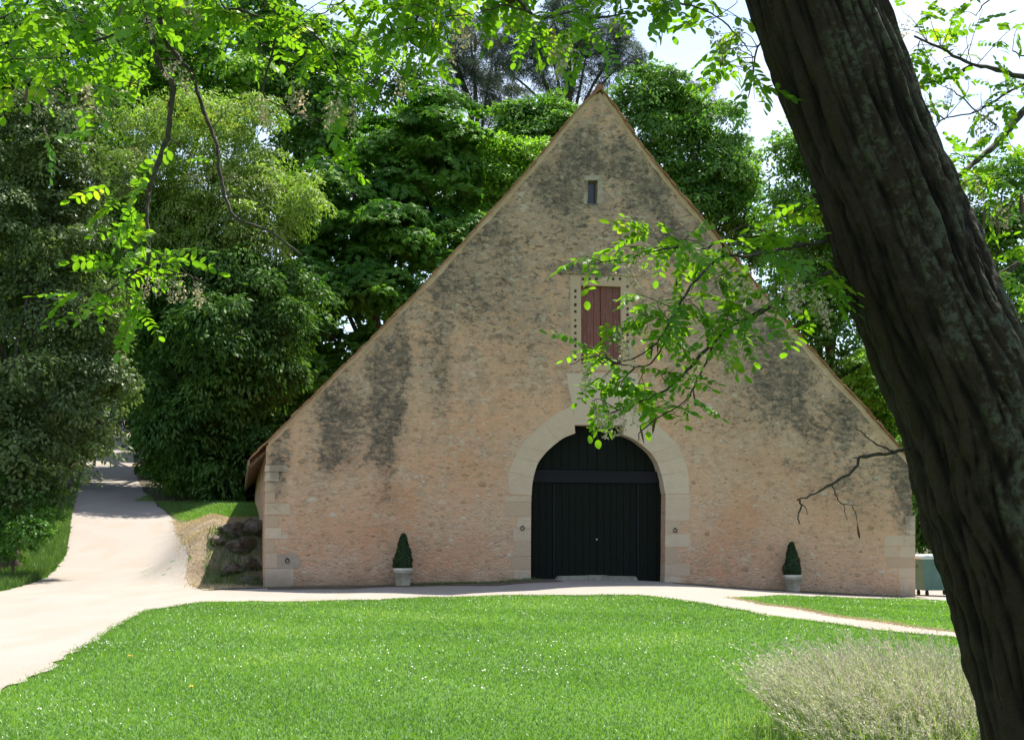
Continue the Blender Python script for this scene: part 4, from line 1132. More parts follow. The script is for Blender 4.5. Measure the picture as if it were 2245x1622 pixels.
for (bp, Yb, lob, lab) in [
    (320, 100, [(305, 915, 40, 48, 100), (330, 960, 40, 40, 95), (345, 900, 40, 60, 98)], 'dark bush crowding the right edge of the road at its top'),
    (350, 74, [(345, 985, 42, 50, 74), (375, 1020, 50, 45, 72), (400, 960, 50, 50, 74)], 'dark leafy bush beside the shaded stretch of road'),
    (430, 69, [(430, 1030, 60, 36, 69), (400, 1050, 45, 24, 69), (470, 1000, 60, 50, 70)], 'low dark bush under the drooping tree at the lawn edge'),
    (530, 68, [(520, 1035, 55, 38, 68), (555, 1010, 40, 60, 68), (490, 1050, 50, 24, 67)], 'low dark bush beside the barn eave under the trees')]:
    tree('shade_bush', lab, 'bush', bp, Yb, lob, 'leaf_dark', 7000, .24, .12, .7, bp, 0.06, 'dark bushes along the right side of the road', limbs=False, per=30, droop=.5)
tree('shade_bush', 'dark bush behind the bin at the far right corner of the barn', 'bush', 2050, 56, [(2040, 1120, 60, 70, 56), (2090, 1140, 50, 60, 55), (2030, 1180, 40, 40, 56)], 'leaf_dark', 7000, .2, .1, .6, 77, 0.06, limbs=False, per=30, droop=.4)
# pines on the skyline
def pine(label, bx_, Y, lob, n, seed):
    return tree('pine_tree', label, 'tree', bx_, Y, lob, 'needle', n, 0.42, 0.045, 0.85, seed, 0.45, 'tall grey green pines on the skyline', per=60, upb=.5, droop=.15, rag=.3, spread=.9, inner=.1)
pine('tall grey green pine with open crown above the roof peak', 1240, 108, [
    (1130, 70, 60, 45, 108), (1210, 50, 70, 50, 108), (1300, 60, 75, 40, 108), (1360, 100, 55, 35, 108), (1250, 120, 70, 30, 109), (1170, 140, 60, 35, 108), (1330, 150, 50, 28, 108), (1240, 185, 80, 30, 108), (1100, 160, 45, 45, 108), (1380, 130, 40, 20, 108), (1280, 0, 90, 40, 108), (1200, 100, 60, 30, 109), (1290, 100, 60, 28, 109)], 52000, 51)
pine('brownish pine left of the tallest pine on the skyline', 1080, 112, [
    (960, 30, 60, 45, 112), (1030, 80, 65, 50, 112), (1080, 150, 55, 55, 112), (1120, 220, 60, 50, 112), (1000, 150, 60, 45, 112), (900, 0, 50, 40, 112), (1080, 260, 60, 40, 112), (1040, 200, 60, 50, 112)], 34000, 52)
tree('bare_tree', 'thin greyish twiggy treetop rising behind the tree right of the peak', 'tree', 1555, 96, [(1520, 195, 28, 18, 96), (1550, 190, 25, 16, 96), (1570, 225, 26, 22, 96), (1592, 250, 20, 18, 96)],
     'leaf_bare', 2600, 0.30, 0.05, 0.5, 53, 0.18, per=40, spread=.9, rag=.3)

# ------------------------------------------------------------------ the leaning locust in front
from mathutils import noise as mnoise
def bark_mat():
    t = NT('furrowed_bark'); p = t.pos(); f = t.attr('furrow')
    n1 = t.noise(p, 5, 6, 0.65); n2 = t.noise(p, 38, 6, 0.7); n3 = t.noise(t.scale(p, (1, 1, .35)), 18, 5, .65)
    c = t.mix(n3, (0.013, 0.0082, 0.0048), (0.054, 0.036, 0.021))
    c = t.mix(t.sstep(f, 0.78, 0.25), c, (0.008, 0.005, 0.003))  # shade painted into the furrows, strengthening the relief
    lich = t.math('MULTIPLY', t.sstep(t.math('ADD', t.math('MULTIPLY', n1, .8), t.math('MULTIPLY', t.math('SUBTRACT', n2, .5), 1.5)), 0.33, 0.55), t.sstep(f, 0.4, 0.8))
    lich = t.math('MULTIPLY', lich, t.sstep(t.math('ADD', t.attr('side'), t.math('MULTIPLY', t.math('SUBTRACT', n1, .5), 1.2)), -.15, .55))
    c = t.mix(t.math('MULTIPLY', lich, .9), c, t.mix(n2, (0.024, 0.029, 0.015), (0.125, 0.132, 0.090)))
    t.col(c); t.bump(t.math('ADD', n2, t.math('MULTIPLY', n3, 1.5)), 1.0, 0.022)
    t.b.inputs['Roughness'].default_value = 0.85
    return t.m
M['bark'] = bark_mat()
TY = 4.0
ctr = [(2330, 2506, 415), (2000, 2425, 395), (1622, 2346, 362), (1330, 2271, 362), (1130, 2203, 360), (930, 2152, 358), (700, 2051, 336), (500, 1974, 316), (330, 1905, 312), (0, 1788, 304), (-250, 1712, 300), (-600, 1610, 285), (-1000, 1490, 270)]
cpts = [P(x, y, TY) for (y, x, w) in ctr]; crad = [w / 2 / FPX * TY / 1.0 for (y, x, w) in ctr]
lx, ly = cpts[0][0], cpts[0][1]
lz = float(H(lx, ly))
locust = empty('locust_tree', (lx, ly, lz), 'leaning locust tree with deeply furrowed dark trunk and overhanging leafy branches', 'tree')
LO = np.array([lx, ly, lz])
cl_ = np.array(rsm([(*p, r) for p, r in zip(cpts, crad)], 330))
cl_[0, 2] = lz - 0.12
seg = 260
TV, FU, SD = [], [], []
for i in range(len(cl_)):
    c_, r_ = cl_[i, :3], cl_[i, 3]
    s = i / 329 * 6.0
    for k in range(seg):
        th = 2 * PI * k / seg
        ct, st_ = math.cos(th), math.sin(th)
        q = Vector((ct * .9, st_ * .9, s * 0.55))
        w1 = mnoise.noise(q * 1.7) * 2.4 + mnoise.noise(q * 4.1) * 0.9
        ph = 8.5 * th + w1 * .75 + 1.2 * s
        rd = abs(math.sin(ph))
        w2 = mnoise.noise(Vector((ct * 2, st_ * 2, s * 1.3 + 9))) * 2.0
        rd2 = abs(math.sin(15.5 * th + w2 * 1.5 - .8 * s))
        g = min(rd ** 0.6, 0.35 + 0.8 * rd2 ** .7)
        vq = Vector((ct * 3.2 + .2 * w2, st_ * 3.2 + .2 * w1 * .5, s * 1.5))
        dd, _p = mnoise.voronoi(vq)
        pl = min(1.0, (dd[1] - dd[0]) * 2.6)
        g = .82 * g + .34 * pl ** .6 - .12
        rm = mnoise.ridged_multi_fractal(Vector((ct * 2.6, st_ * 2.6, s * .85)), .9, 2.1, 4, 1.0, 2.0)
        g = .62 * g + .42 * (rm * .75 - .25)
        g += 0.24 * mnoise.noise(Vector((ct * 5, st_ * 5, s * 6))) + 0.20 * mnoise.noise(Vector((ct * 14, st_ * 14, s * 16)))
        d = 0.036 * (g - 0.74)
        # flare at the foot
        fl = 1 + 0.35 * max(0, 1 - s / 0.7) ** 2
        R_ = r_ * fl + d + 0.012 * mnoise.noise(Vector((ct, st_, s * .8)))
        TV.append(c_ + np.array([ct * R_, st_ * R_, 0]) - LO)
        FU.append(g); SD.append(math.cos(th + .55))
ii = (np.arange(329)[:, None] * seg + np.arange(seg)[None]).ravel()
jj = (np.arange(329)[:, None] * seg + (np.arange(seg)[None] + 1) % seg).ravel()
me = np_mesh('trunk', np.array(TV), np.stack([ii, jj, jj + seg, ii + seg], 1), M['bark'], True)
a_ = me.attributes.new('furrow', 'FLOAT', 'POINT'); a_.data.foreach_set('value', np.array(FU, dtype=np.float32))
a_ = me.attributes.new('side', 'FLOAT', 'POINT'); a_.data.foreach_set('value', np.array(SD, dtype=np.float32))
link(bpy.data.objects.new('trunk', me), locust)

locust2_x, locust2_y = 3.35, 5.6
locust2_z = float(H(locust2_x, locust2_y))
locust2 = empty('locust_tree', (locust2_x, locust2_y, locust2_z), 'second locust tree whose thin branches reach in at the right edge against the sky', 'tree')
LO2 = np.array([locust2_x, locust2_y, locust2_z])
b = MB(); b.tube(rsm([(0, 0, -.1), (.05, 0, 1.2), (.0, .1, 2.4), (.1, .15, 3.6), (.05, .1, 5)], 16), [.16 - .006 * i for i in range(16)], 12); b.build('trunk', M['trunk_far'], locust2, True)

# branches, drawn as they hang in the place: (root tree, distance, thickness, positions)
BR = []          # (points array in the world, tree)
def branch(tree_, O_, Y, r0, r1, px, name='branch', Yend=None, n=None, wig=0.0025):
    n = n or max(8, len(px) * 4)
    q = rsm(px, n)
    Ye = Y if Yend is None else Yend
    pts = np.array([P(x, y, Y + (Ye - Y) * i / (n - 1)) for i, (x, y) in enumerate(q)])
    pts[1:-1] += RNG.normal(0, wig, (n - 2, 3)) * np.array([.6, 1.5, .6])
    rad = np.linspace(r0, r1, n) * .85 * (1 + 0.12 * RNG.normal(0, 1, n))
    b = MB(); b.tube([p - O_ for p in pts], list(rad), 7); b.build(name, M['twig'], tree_, True)
    BR.append((pts, tree_))
    return pts
T1 = (locust, LO); T2 = (locust2, LO2)
# limbs above the picture, carrying the hanging branches
branch(*T1, 4.0, .085, .045, [(1520, -900), (1250, -820), (900, -640), (500, -480), (150, -380), (-250, -330)], Yend=4.2)
branch(*T1, 4.0, .075, .03, [(1560, -750), (1480, -560), (1250, -380), (950, -260), (640, -200), (420, -190)], Yend=4.0)
branch(*T1, 4.0, .06, .02, [(1700, -300), (1600, -300), (1400, -220), (1250, -170), (1121, -60), (1121, 0)], Yend=3.9)
branch(*T1, 4.15, .07, .03, [(1700, -520), (1900, -700), (2300, -900), (2700, -1000)], Yend=4.6)
# lower left branches from the trunk
branch(*T1, 4.05, .011, .003, [(1880, 560), (1828, 590), (1733, 643), (1660, 687), (1610, 710), (1563, 753), (1533, 783), (1500, 820), (1455, 856), (1405, 880), (1340, 905)], Yend=3.8)
branch(*T1, 4.05, .0085, .0025, [(1850, 520), (1800, 532), (1746, 540), (1686, 553), (1633, 563), (1583, 562), (1533, 607), (1500, 650), (1455, 730), (1405, 778), (1340, 800)], Yend=3.8)
branch(*T1, 4.0, .005, .002, [(1586, 562), (1580, 530), (1540, 545), (1470, 543), (1400, 560), (1300, 578)], Yend=3.75)
branch(*T1, 3.95, .004, .002, [(1563, 755), (1545, 800), (1520, 850), (1500, 880), (1410, 940), (1400, 965)], Yend=3.8)
branch(*T1, 3.95, .004, .0015, [(1500, 660), (1455, 757), (1420, 800), (1370, 800), (1300, 780), (1250, 800)], Yend=3.75)
branch(*T1, 4.0, .004, .002, [(1580, 530), (1600, 510), (1640, 495), (1700, 520)])
# the bare branch
branch(*T1, 4.0, .008, .003, [(2010, 984), (1985, 985), (1940, 996), (1890, 1000), (1870, 1030), (1830, 1057), (1790, 1080), (1748, 1096)], Yend=3.85, wig=.003)
branch(*T1, 3.85, .0035, .002, [(1752, 1094), (1757, 1110), (1750, 1128), (1752, 1148)], wig=.002)
branch(*T1, 3.85, .0025, .001, [(1757, 1105), (1766, 1112), (1770, 1128)], wig=.001)
branch(*T1, 3.95, .0035, .0012, [(1960, 990), (1915, 970), (1890, 948), (1868, 932)], wig=.002)
branch(*T1, 3.93, .003, .001, [(1890, 1000), (1876, 1004), (1868, 1002)], wig=.001)
branch(*T1, 3.9, .003, .001, [(1823, 1062), (1835, 1090), (1850, 1105), (1885, 1109)], wig=.002)
branch(*T1, 3.9, .002, .001, [(1868, 1110), (1876, 1125), (1880, 1150)], wig=.001)
branch(*T1, 3.9, .0015, .001, [(1850, 1106), (1853, 1125), (1858, 1140)], wig=.001)
# hanging over the left half
branch(*T1, 4.1, .013, .007, [(330, -200), (310, -60), (324, 30), (336, 100), (344, 130), (364, 164), (381, 195), (374, 234), (367, 300), (347, 357), (331, 401), (324, 434), (322, 474), (328, 531), (322, 580)], Yend=3.9)
branch(*T1, 4.1, .012, .004, [(420, -190), (360, -80), (350, 40), (367, 97), (401, 140), (424, 167), (438, 217), (458, 274), (474, 320), (481, 377), (494, 431), (511, 471), (541, 491), (588, 504), (660, 560)], Yend=4.0)
branch(*T1, 4.2, .007, .003, [(100, -350), (90, -120), (60, 0), (30, 25), (-40, 60)])
branch(*T1, 4.1, .006, .002, [(324, 40), (240, 80), (182, 97), (160, 117), (124, 125), (37, 130), (-30, 146)])
branch(*T1, 4.1, .006, .002, [(20, -340), (100, 0), (167, 43), (224, 77), (300, 90)])
branch(*T1, 4.1, .006, .003, [(470, -190), (484, 0), (521, 20), (568, 37), (640, 50)])
branch(*T1, 4.0, .007, .002, [(680, -210), (650, 0), (625, 30), (601, 100), (578, 200), (611, 230), (650, 250)])
branch(*T1, 4.0, .005, .002, [(630, 20), (671, 57), (711, 104), (735, 134), (747, 165), (800, 190)])
branch(*T1, 4.0, .006, .002, [(930, -260), (917, 0), (914, 43), (897, 63), (860, 68)])
branch(*T1, 4.0, .005, .002, [(880, -250), (780, -30), (740, 10), (690, 40)])
branch(*T1, 3.9, .008, .003, [(1121, -20), (1151, 17), (1188, 40), (1261, 25), (1271, 37), (1310, 40), (1380, 30)])
branch(*T1, 3.9, .004, .002, [(1188, 42), (1140, 20), (1104, 13), (1060, 26), (1024, 33), (960, 40)])
branch(*T1, 4.1, .004, .002, [(344, 132), (400, 130), (457, 132)])
branch(*T1, 4.0, .003, .0015, [(374, 305), (395, 320), (412, 335)])
branch(*T1, 4.0, .003, .001, [(458, 285), (480, 265), (486, 245)])
branch(*T1, 4.0, .003, .001, [(500, 435), (535, 430), (560, 437)])
branch(*T1, 4.2, .006, .002, [(-250, -330), (-120, 40), (-40, 110), (30, 190), (90, 240), (100, 290)])
branch(*T1, 3.95, .006, .0015, [(322, 580), (280, 610), (230, 640), (180, 650), (150, 700)])
branch(*T1, 3.95, .005, .0015, [(322, 580), (350, 600), (400, 600), (430, 610), (460, 625)])
branch(*T1, 3.9, .006, .002, [(1400, -225), (1420, -60), (1470, 0), (1540, 20), (1600, 60), (1640, 110)])
branch(*T1, 4.1, .005, .002, [(1760, 60), (1700, 60), (1660, 110), (1650, 170), (1640, 215)])
# at the right edge
branch(*T2, 5.5, .026, .012, [(2620, -250), (2450, 20), (2330, 150), (2245, 240), (2200, 300), (2150, 345), (2110, 380), (2060, 410)], Yend=5.1)
branch(*T2, 5.5, .018, .005, [(2640, 220), (2450, 210), (2245, 168), (2180, 150), (2130, 141), (2070, 110), (2005, 80)], Yend=5.0)
branch(*T2, 5.2, .010, .004, [(2130, 143), (2090, 168), (2020, 185), (1980, 190)])
branch(*T2, 5.3, .009, .002, [(2600, 60), (2400, 120), (2245, 185), (2190, 215), (2140, 245), (2070, 262), (2045, 285)], Yend=5.0)
branch(*T2, 5.2, .004, .002, [(2072, 262), (2050, 250), (2030, 240)])
branch(*T2, 5.2, .006, .002, [(2185, 275), (2140, 245), (2100, 205), (2060, 185)])
branch(*T2, 5.3, .005, .002, [(2500, -300), (2300, -80), (2170, 0), (2150, 20), (2140, 35)])
branch(*T2, 5.4, .012, .006, [(2600, 380), (2400, 480), (2245, 572), (2190, 620), (2160, 645), (2120, 660)], Yend=5.0)
branch(*T2, 5.4, .008, .004, [(2500, 520), (2300, 540), (2200, 595), (2150, 612), (2110, 640)], Yend=5.1)
branch(*T2, 5.3, .005, .002, [(2450, 380), (2300, 430), (2160, 447), (2110, 430)])
branch(*T2, 5.3, .009, .004, [(2600, 640), (2400, 660), (2260, 690), (2200, 715)])
branch(*T2, 5.3, .006, .003, [(2400, -120), (2300, 60), (2250, 120), (2220, 112)])

V, Fq, tn = crown([(1.6, 4.9, 6.9, 1.3, 1.5, 1.2), (2.7, 5.0, 6.6, 1.2, 1.5, 1.1), (1.0, 4.0, 7.6, 1.2, 1.3, 1.1), (2.2, 4.2, 8.2, 1.6, 1.6, 1.2), (3.4, 3.8, 7.0, 1.2, 1.3, 1.2), (1.9, 3.2, 7.2, 1.2, 1.0, 1.0), (0.6, 2.6, 6.6, 1.0, 1.0, .9)], 9500, .10, .05, .4, 91, inner=.1)
o = bpy.data.objects.new('crown', np_mesh('crown', V - LO, Fq, M['leaf_mid'], False, tn)); link(o, locust)  # the tree's own crown, unseen above the view, put in to shade the trunk

# compound leaves: a rachis with paired oval leaflets
def compound(seed):
    r = np.random.default_rng(seed)
    pairs = int(r.integers(4, 8)); Lr = 0.027 * pairs + 0.03
    V, Fq, tn = [], [], []
    curve = r.uniform(0.25, 0.9); sidec = r.normal(0, .25)
    def at(t):
        return np.array([Lr * t, sidec * Lr * t * t, -curve * Lr * t * t * .6])
    base_t = r.uniform(.2, .8)
    # rachis: thin three-sided strip
    o = 0
    for i in range(6):
        p = at(i / 5); w = .0011 * (1.2 - i / 6)
        V += [p + (0, w, 0), p + (0, -w, 0), p + (0, 0, -w)]
    for i in range(5):
        for k in range(3):
            Fq.append((3 * i + k, 3 * i + (k + 1) % 3, 3 * i + 3 + (k + 1) % 3, 3 * i + 3 + k)); tn.append(.35)
    def leaflet(p, ax, nrm, L, Wd, t):
        side = np.cross(nrm, ax)
        o = len(V)
        cup = r.uniform(.03, .12)
        for s_, w_ in ((0.0, 0.0), (.12, .55), (.35, .95), (.62, 1.0), (.86, .66), (1.0, .12)):
            c_ = p + ax * L * s_ - nrm * L * .08 * s_ * s_
            h = Wd * .5 * w_
            V.extend([c_ + side * h + nrm * h * cup * 2, c_, c_ - side * h + nrm * h * cup * 2])
        for i in range(5):
            a = o + 3 * i
            Fq.append((a, a + 1, a + 4, a + 3)); Fq.append((a + 1, a + 2, a + 5, a + 4)); tn.extend([t, t])
    for i in range(pairs):
        t = .22 + .74 * i / pairs
        p = at(t)
        for s_ in (-1, 1):
            a = r.normal(1.15, .12)
            ax = unit(np.array([math.cos(a), s_ * math.sin(a), -.25 + r.normal(0, .18)]))
            nrm = unit(np.array([0, 0, 1]) + np.array([.0, s_ * .25, 0]) + r.normal(0, .22, 3))
            nrm = unit(nrm - ax * (nrm @ ax))
            L = r.uniform(.036, .050) * (1.0 - .25 * abs(i / pairs - .45))
            leaflet(p, ax, nrm, L, L * r.uniform(.52, .66), np.clip(base_t + r.normal(0, .18), 0, 1))
    ax = unit(np.array([1, sidec * .6, -curve * .5])); nrm = unit(np.array([curve * .5, 0, 1]))
    nrm = unit(nrm - ax * (nrm @ ax))
    leaflet(at(.99), ax, nrm, .043, .027, base_t)
    return np.array(V), np.array(Fq), np.array(tn)
LV = [compound(100 + i) for i in range(12)]
LM = [np_mesh('leaf', v, f, M['leaf_locust'], True, t) for v, f, t in LV]
tw = {id(locust): MB(), id(locust2): MB()}
leaves = []           # (tree, origin, variant, matrix, depth)
def leaf_mat(p, d, s):
    x = Vector(d).normalized()
    up = Vector((RNG.normal(0, .45), RNG.normal(0, .45), 1.0))
    y = up.cross(x)
    if y.length < 1e-3: y = Vector((0, 1, 0)).cross(x)
    y.normalize(); z = x.cross(y)
    m = Matrix((x, y, z)).transposed().to_4x4()
    m.translation = Vector(p)
    return m @ Matrix.Scale(s, 4)
def sprig(tr, O_, px, py, Y, nl, s=1.0, reach=0.9, prefer=None):
    """a side twig with a few compound leaves at a place; it grows from the nearest branch of its tree"""
    e = P(px, py, Y)
    best, bd = None, 1e9
    for pts, t_ in BR:
        if t_ is not tr: continue
        d = np.linalg.norm(pts - e, axis=1); k = int(np.argmin(d))
        if d[k] < bd: bd, best = d[k], pts[k]
    a = best
    mid = (a + e) / 2 + np.array([RNG.normal(0, .02), RNG.normal(0, .03), .03 * min(1, bd * 4)])
    pp = rsm([a, mid, e], 7)
    tw[id(tr)].tube([np.array(p) - O_ for p in pp], [.0018 - .00016 * i for i in range(7)], 5)
    axis = unit(e - a) if bd > .02 else unit(RNG.normal(0, 1, 3))
    for i in range(nl):
        t = RNG.uniform(.45, 1.0) if nl > 1 else 1.0
        p = np.array(pp[int(t * 6)])
        d = unit(axis * .55 + RNG.normal(0, .75, 3) * np.array([1, .8, .55]) + np.array([0, 0, -.25]))
        leaves.append((tr, O_, int(RNG.integers(0, 12)), leaf_mat(p, d, s * RNG.uniform(.8, 1.15)), np.linalg.norm(p - np.array([0, 0, CAMZ]))))
low_x = [-50, 60, 100, 150, 220, 300, 360, 430, 500, 560, 640, 700, 760, 820, 900, 960, 1010, 1050, 1100, 1180, 1240, 1300, 1360, 1420, 1480]
low_y = [150, 180, 230, 170, 190, 200, 150, 150, 140, 190, 215, 230, 290, 240, 180, 130, 150, 110, 60, 110, 140, 160, 70, 60, 45]
cnt = 0
while cnt < 185:
    x = RNG.uniform(-60, 1480); ly_ = np.interp(x, low_x, low_y)
    y = RNG.uniform(-110, ly_)
    dens = 1.0 if x < 760 else (0.95 if x < 1080 else .75)
    if y > .72 * ly_ and RNG.random() < .45: continue
    if RNG.random() > dens: continue
    sprig(*T1, x, y, RNG.normal(4.05, .22), int(RNG.integers(2, 5)), .74); cnt += 1
def bunch(T_, pts, Y, sp, nl=(2, 4), s=.74):
    for (x, y) in pts:
        sprig(*T_, x + RNG.normal(0, sp), y + RNG.normal(0, sp), RNG.normal(Y, .1), int(RNG.integers(*nl)), s)
# the cluster hanging at the left
bunch(T1, [(300, 380), (270, 400), (250, 430), (235, 455), (300, 440), (330, 520), (345, 545), (300, 530), (270, 560), (235, 555), (250, 590), (300, 580), (340, 580), (370, 570), (400, 560), (390, 540), (330, 620), (290, 620), (250, 620), (220, 620), (200, 630), (180, 640), (260, 650), (310, 650), (380, 600), (165, 690), (290, 500), (285, 470), (310, 690)], 3.95, 9, (1, 3))
bunch(T1, [(95, 295), (105, 315), (165, 235), (240, 190), (380, 320), (400, 350), (740, 330), (745, 345), (760, 300), (720, 290)], 4.0, 5, (1, 2))
# cluster before the gable
bunch(T1, [(1300, 570), (1340, 565), (1420, 500), (1450, 500), (1500, 520), (1480, 530), (1540, 545), (1440, 545), (1510, 560), (1560, 560), (1600, 590), (1640, 590), (1680, 570), (1640, 510), (1690, 530), (1740, 580), (1760, 570), (1790, 600),
           (1410, 640), (1450, 640), (1480, 620), (1420, 680), (1460, 700), (1500, 680), (1530, 660), (1560, 650), (1590, 640), (1620, 660), (1640, 640), (1680, 630), (1430, 720), (1480, 740), (1540, 700), (1580, 690), (1350, 740), (1300, 785), (1315, 790), (1300, 800), (1310, 830), (1350, 850),
           (1450, 810), (1480, 820), (1510, 800), (1410, 860), (1380, 880), (1340, 880), (1300, 880), (1420, 900), (1460, 890), (1480, 910), (1560, 740), (1600, 730), (1640, 700), (1690, 690), (1700, 640), (1760, 630), (1820, 650), (1810, 620)], 3.9, 9, (2, 5), .70)
bunch(T1, [(1720, 480), (1750, 440), (1770, 430), (1790, 470), (1720, 530), (1740, 500), (1690, 500), (1840, 660), (1780, 690)], 4.05, 8, (1, 3), .9)
# beside the trunk at the top
bunch(T1, [(1550, 60), (1570, 90), (1600, 30), (1620, 70), (1590, 110), (1640, 130), (1560, 120), (1640, 170), (1665, 185), (1660, 220), (1540, 20), (1600, 0), (1660, 100)], 4.05, 10, (1, 3), .9)
bunch(T2, [(1985, 20), (2020, 30), (2060, 40), (2100, 45), (2010, 70), (2040, 85), (2080, 90), (2120, 60), (2000, 110), (2030, 120), (2070, 130), (2100, 120), (2010, 150), (2050, 160), (2090, 150), (2130, 100), (2030, 180), (2080, 190), (2120, 185), (2140, 205), (2170, 190), (2190, 180), (2225, 160), (2230, 190), (2160, 225), (2210, 215), (2235, 235), (2100, 20), (2235, 40), (2250, 60), (2150, 10), (1960, 60), (2050, 200)], 5.1, 9, (1, 3))
bunch(T2, [(2090, 315), (2110, 330), (2130, 340), (2170, 320), (2200, 350), (2230, 340), (2180, 370), (2220, 390), (2140, 390), (2100, 400), (2060, 400), (2240, 430), (2190, 420), (2160, 430), (2140, 470), (2180, 480), (2230, 500), (2210, 540), (2150, 540), (2190, 580), (2240, 600), (2170, 600), (2220, 650), (2200, 690), (2240, 700), (2210, 740), (2240, 640), (2130, 560)], 5.15, 12, (1, 4))
for k_, T_ in ((id(locust), T1), (id(locust2), T2)):
    tw[k_].build('twig', M['twig'], T_[0], True, 'stuff')
for T_ in (T1, T2):
    mine = [l for l in leaves if l[0] is T_[0]]
    def seen(l):
        p = np.array(l[3].translation) - np.array([0, 0, CAMZ])
        f_, u_ = p[1] * cp + p[2] * sp_, -p[1] * sp_ + p[2] * cp
        sx, sy = CX + FPX * p[0] / f_, CY - FPX * u_ / f_
        return 0 if (-40 < sx < 2285 and -60 < sy < 1650) else 1
    mine.sort(key=lambda l: (seen(l), l[4]))
    NI = 290
    for l in mine[:NI]:
        o = bpy.data.objects.new('leaf', LM[l[2]]); link(o, T_[0])
        m_ = l[3].copy(); m_.translation = m_.translation - Vector(T_[1]); o.matrix_local = m_
    rest = mine[NI:]
    if rest:
        VV, FF, TT, off = [], [], [], 0
        for l in rest:
            v, f, t = LV[l[2]]
            m_ = np.array(l[3])
            VV.append(v @ m_[:3, :3].T + m_[:3, 3] - T_[1]); FF.append(f + off); TT.append(t); off += len(v)
        o = bpy.data.objects.new('leaves', np_mesh('leaves', np.vstack(VV), np.vstack(FF), M['leaf_locust'], True, np.concatenate(TT)))
        link(o, T_[0]); o['kind'] = 'stuff'

# withered blossom racemes and last year's pods
def raceme(seed):
    r = np.random.default_rng(seed); n = 58
    t = r.random(n)
    pos = np.column_stack([r.normal(0, .022, n) * (1.1 - .6 * t), r.normal(0, .022, n) * (1.1 - .6 * t), -.13 * t])
    dr = unit(r.normal(0, 1, (n, 3)) + np.array([0, 0, -.6])); nr = unit(r.normal(0, 1, (n, 3)))
    nr = unit(nr - dr * np.sum(nr * dr, -1, keepdims=True))
    V, Fq = lf_quads(pos, dr, nr, r.uniform(.012, .022, n), r.uniform(.008, .014, n))
    b = MB(); b.tube([(0, 0, .03), (0, 0, -.05), (0.004, 0, -.12)], [.0012, .001, .0006], 4)
    V = np.vstack([V, np.array(b.v)]); q = [f for f in b.f if len(f) == 4]
    Fq = np.vstack([Fq, np.array(q) + n * 4])
    return np_mesh('flower_cluster', V, Fq, M['blossom'], False, np.r_[r.random(n), np.zeros(len(q))])
RM = [raceme(i) for i in range(6)]
def hang(T_, px, py, Y, mesh, name, s=1.0):
    o = bpy.data.objects.new(name, mesh); link(o, T_[0])
    o.matrix_local = Matrix.Translation(Vector(P(px, py, Y) - T_[1])) @ Matrix.Rotation(RNG.uniform(0, 6), 4, 'Z') @ Matrix.Rotation(RNG.normal(0, .3), 4, 'X') @ Matrix.Scale(s, 4)
for (x, y) in [(1215, 75), (1240, 90), (1225, 120), (1010, 40), (1030, 60), (1000, 70), (985, 85), (640, 190), (660, 200), (585, 250), (570, 230), (425, 625), (432, 640), (400, 620), (380, 610), (350, 615), (330, 620), (395, 140), (400, 170), (420, 10), (440, 20), (740, 215), (720, 230), (190, 190), (130, 200), (320, 45),
               (1300, 895), (1330, 900), (1360, 900), (1390, 895), (1310, 915), (1290, 800), (1390, 570), (1420, 560), (1370, 585), (1440, 570), (1355, 730), (1370, 760), (1560, 590), (1620, 610), (1720, 620), (1690, 650), (1740, 620), (1800, 650), (1815, 680), (1790, 640), (1585, 770), (1620, 740), (1600, 100), (1570, 50), (1620, 60), (770, 230), (880, 170)]:
    hang(T1, x + RNG.normal(0, 4), y - 8, RNG.normal(3.75, .1), RM[int(RNG.integers(0, 6))], 'flower_cluster', RNG.uniform(.45, .75))
for (x, y) in [(1990, 50), (2030, 230), (2150, 255), (2160, 240), (2120, 395), (2140, 410), (2200, 440), (2220, 470), (2090, 200)]:
    hang(T2, x, y - 8, 5.1, RM[int(RNG.integers(0, 6))], 'flower_cluster', RNG.uniform(.6, 1.0))
pb = MB(); pb.add([(0, 0, 0), (.006, .002, -.012), (.0075, .003, -.04), (.006, .002, -.068), (0, 0, -.085), (-.006, .002, -.066), (-.0075, .003, -.04), (-.005, .002, -.012),
                   (.002, -.003, -.02), (.002, -.0035, -.04), (.001, -.003, -.06), (0, .006, -.04)],
                  [(0, 1, 8), (1, 2, 9, 8), (2, 3, 10, 9), (3, 4, 10), (4, 5, 10), (5, 6, 9, 10), (6, 7, 8, 9), (7, 0, 8), (1, 0, 11), (2, 1, 11), (3, 2, 11), (4, 3, 11), (5, 4, 11), (6, 5, 11), (7, 6, 11), (0, 7, 11)])
PM = pb.mesh('seed_pod', M['pod'])
for (x, y) in [(290, 165), (306, 170), (1043, 75), (1220, 40), (1490, 590), (1430, 745), (1442, 740), (1402, 930), (1438, 912), (1688, 395), (1520, 850), (1880, 1150), (257, 40), (268, 10), (1090, 300 - 220), (60, 190), (1585, 120)]:
    hang(T1, x, y, 3.9, PM, 'seed_pod', RNG.uniform(.5, .75))
for (x, y) in [(2160, 445), (2185, 470), (2238, 420), (2212, 630)]:
    hang(T2, x, y, 5.1, PM, 'seed_pod', RNG.uniform(1.1, 1.4))

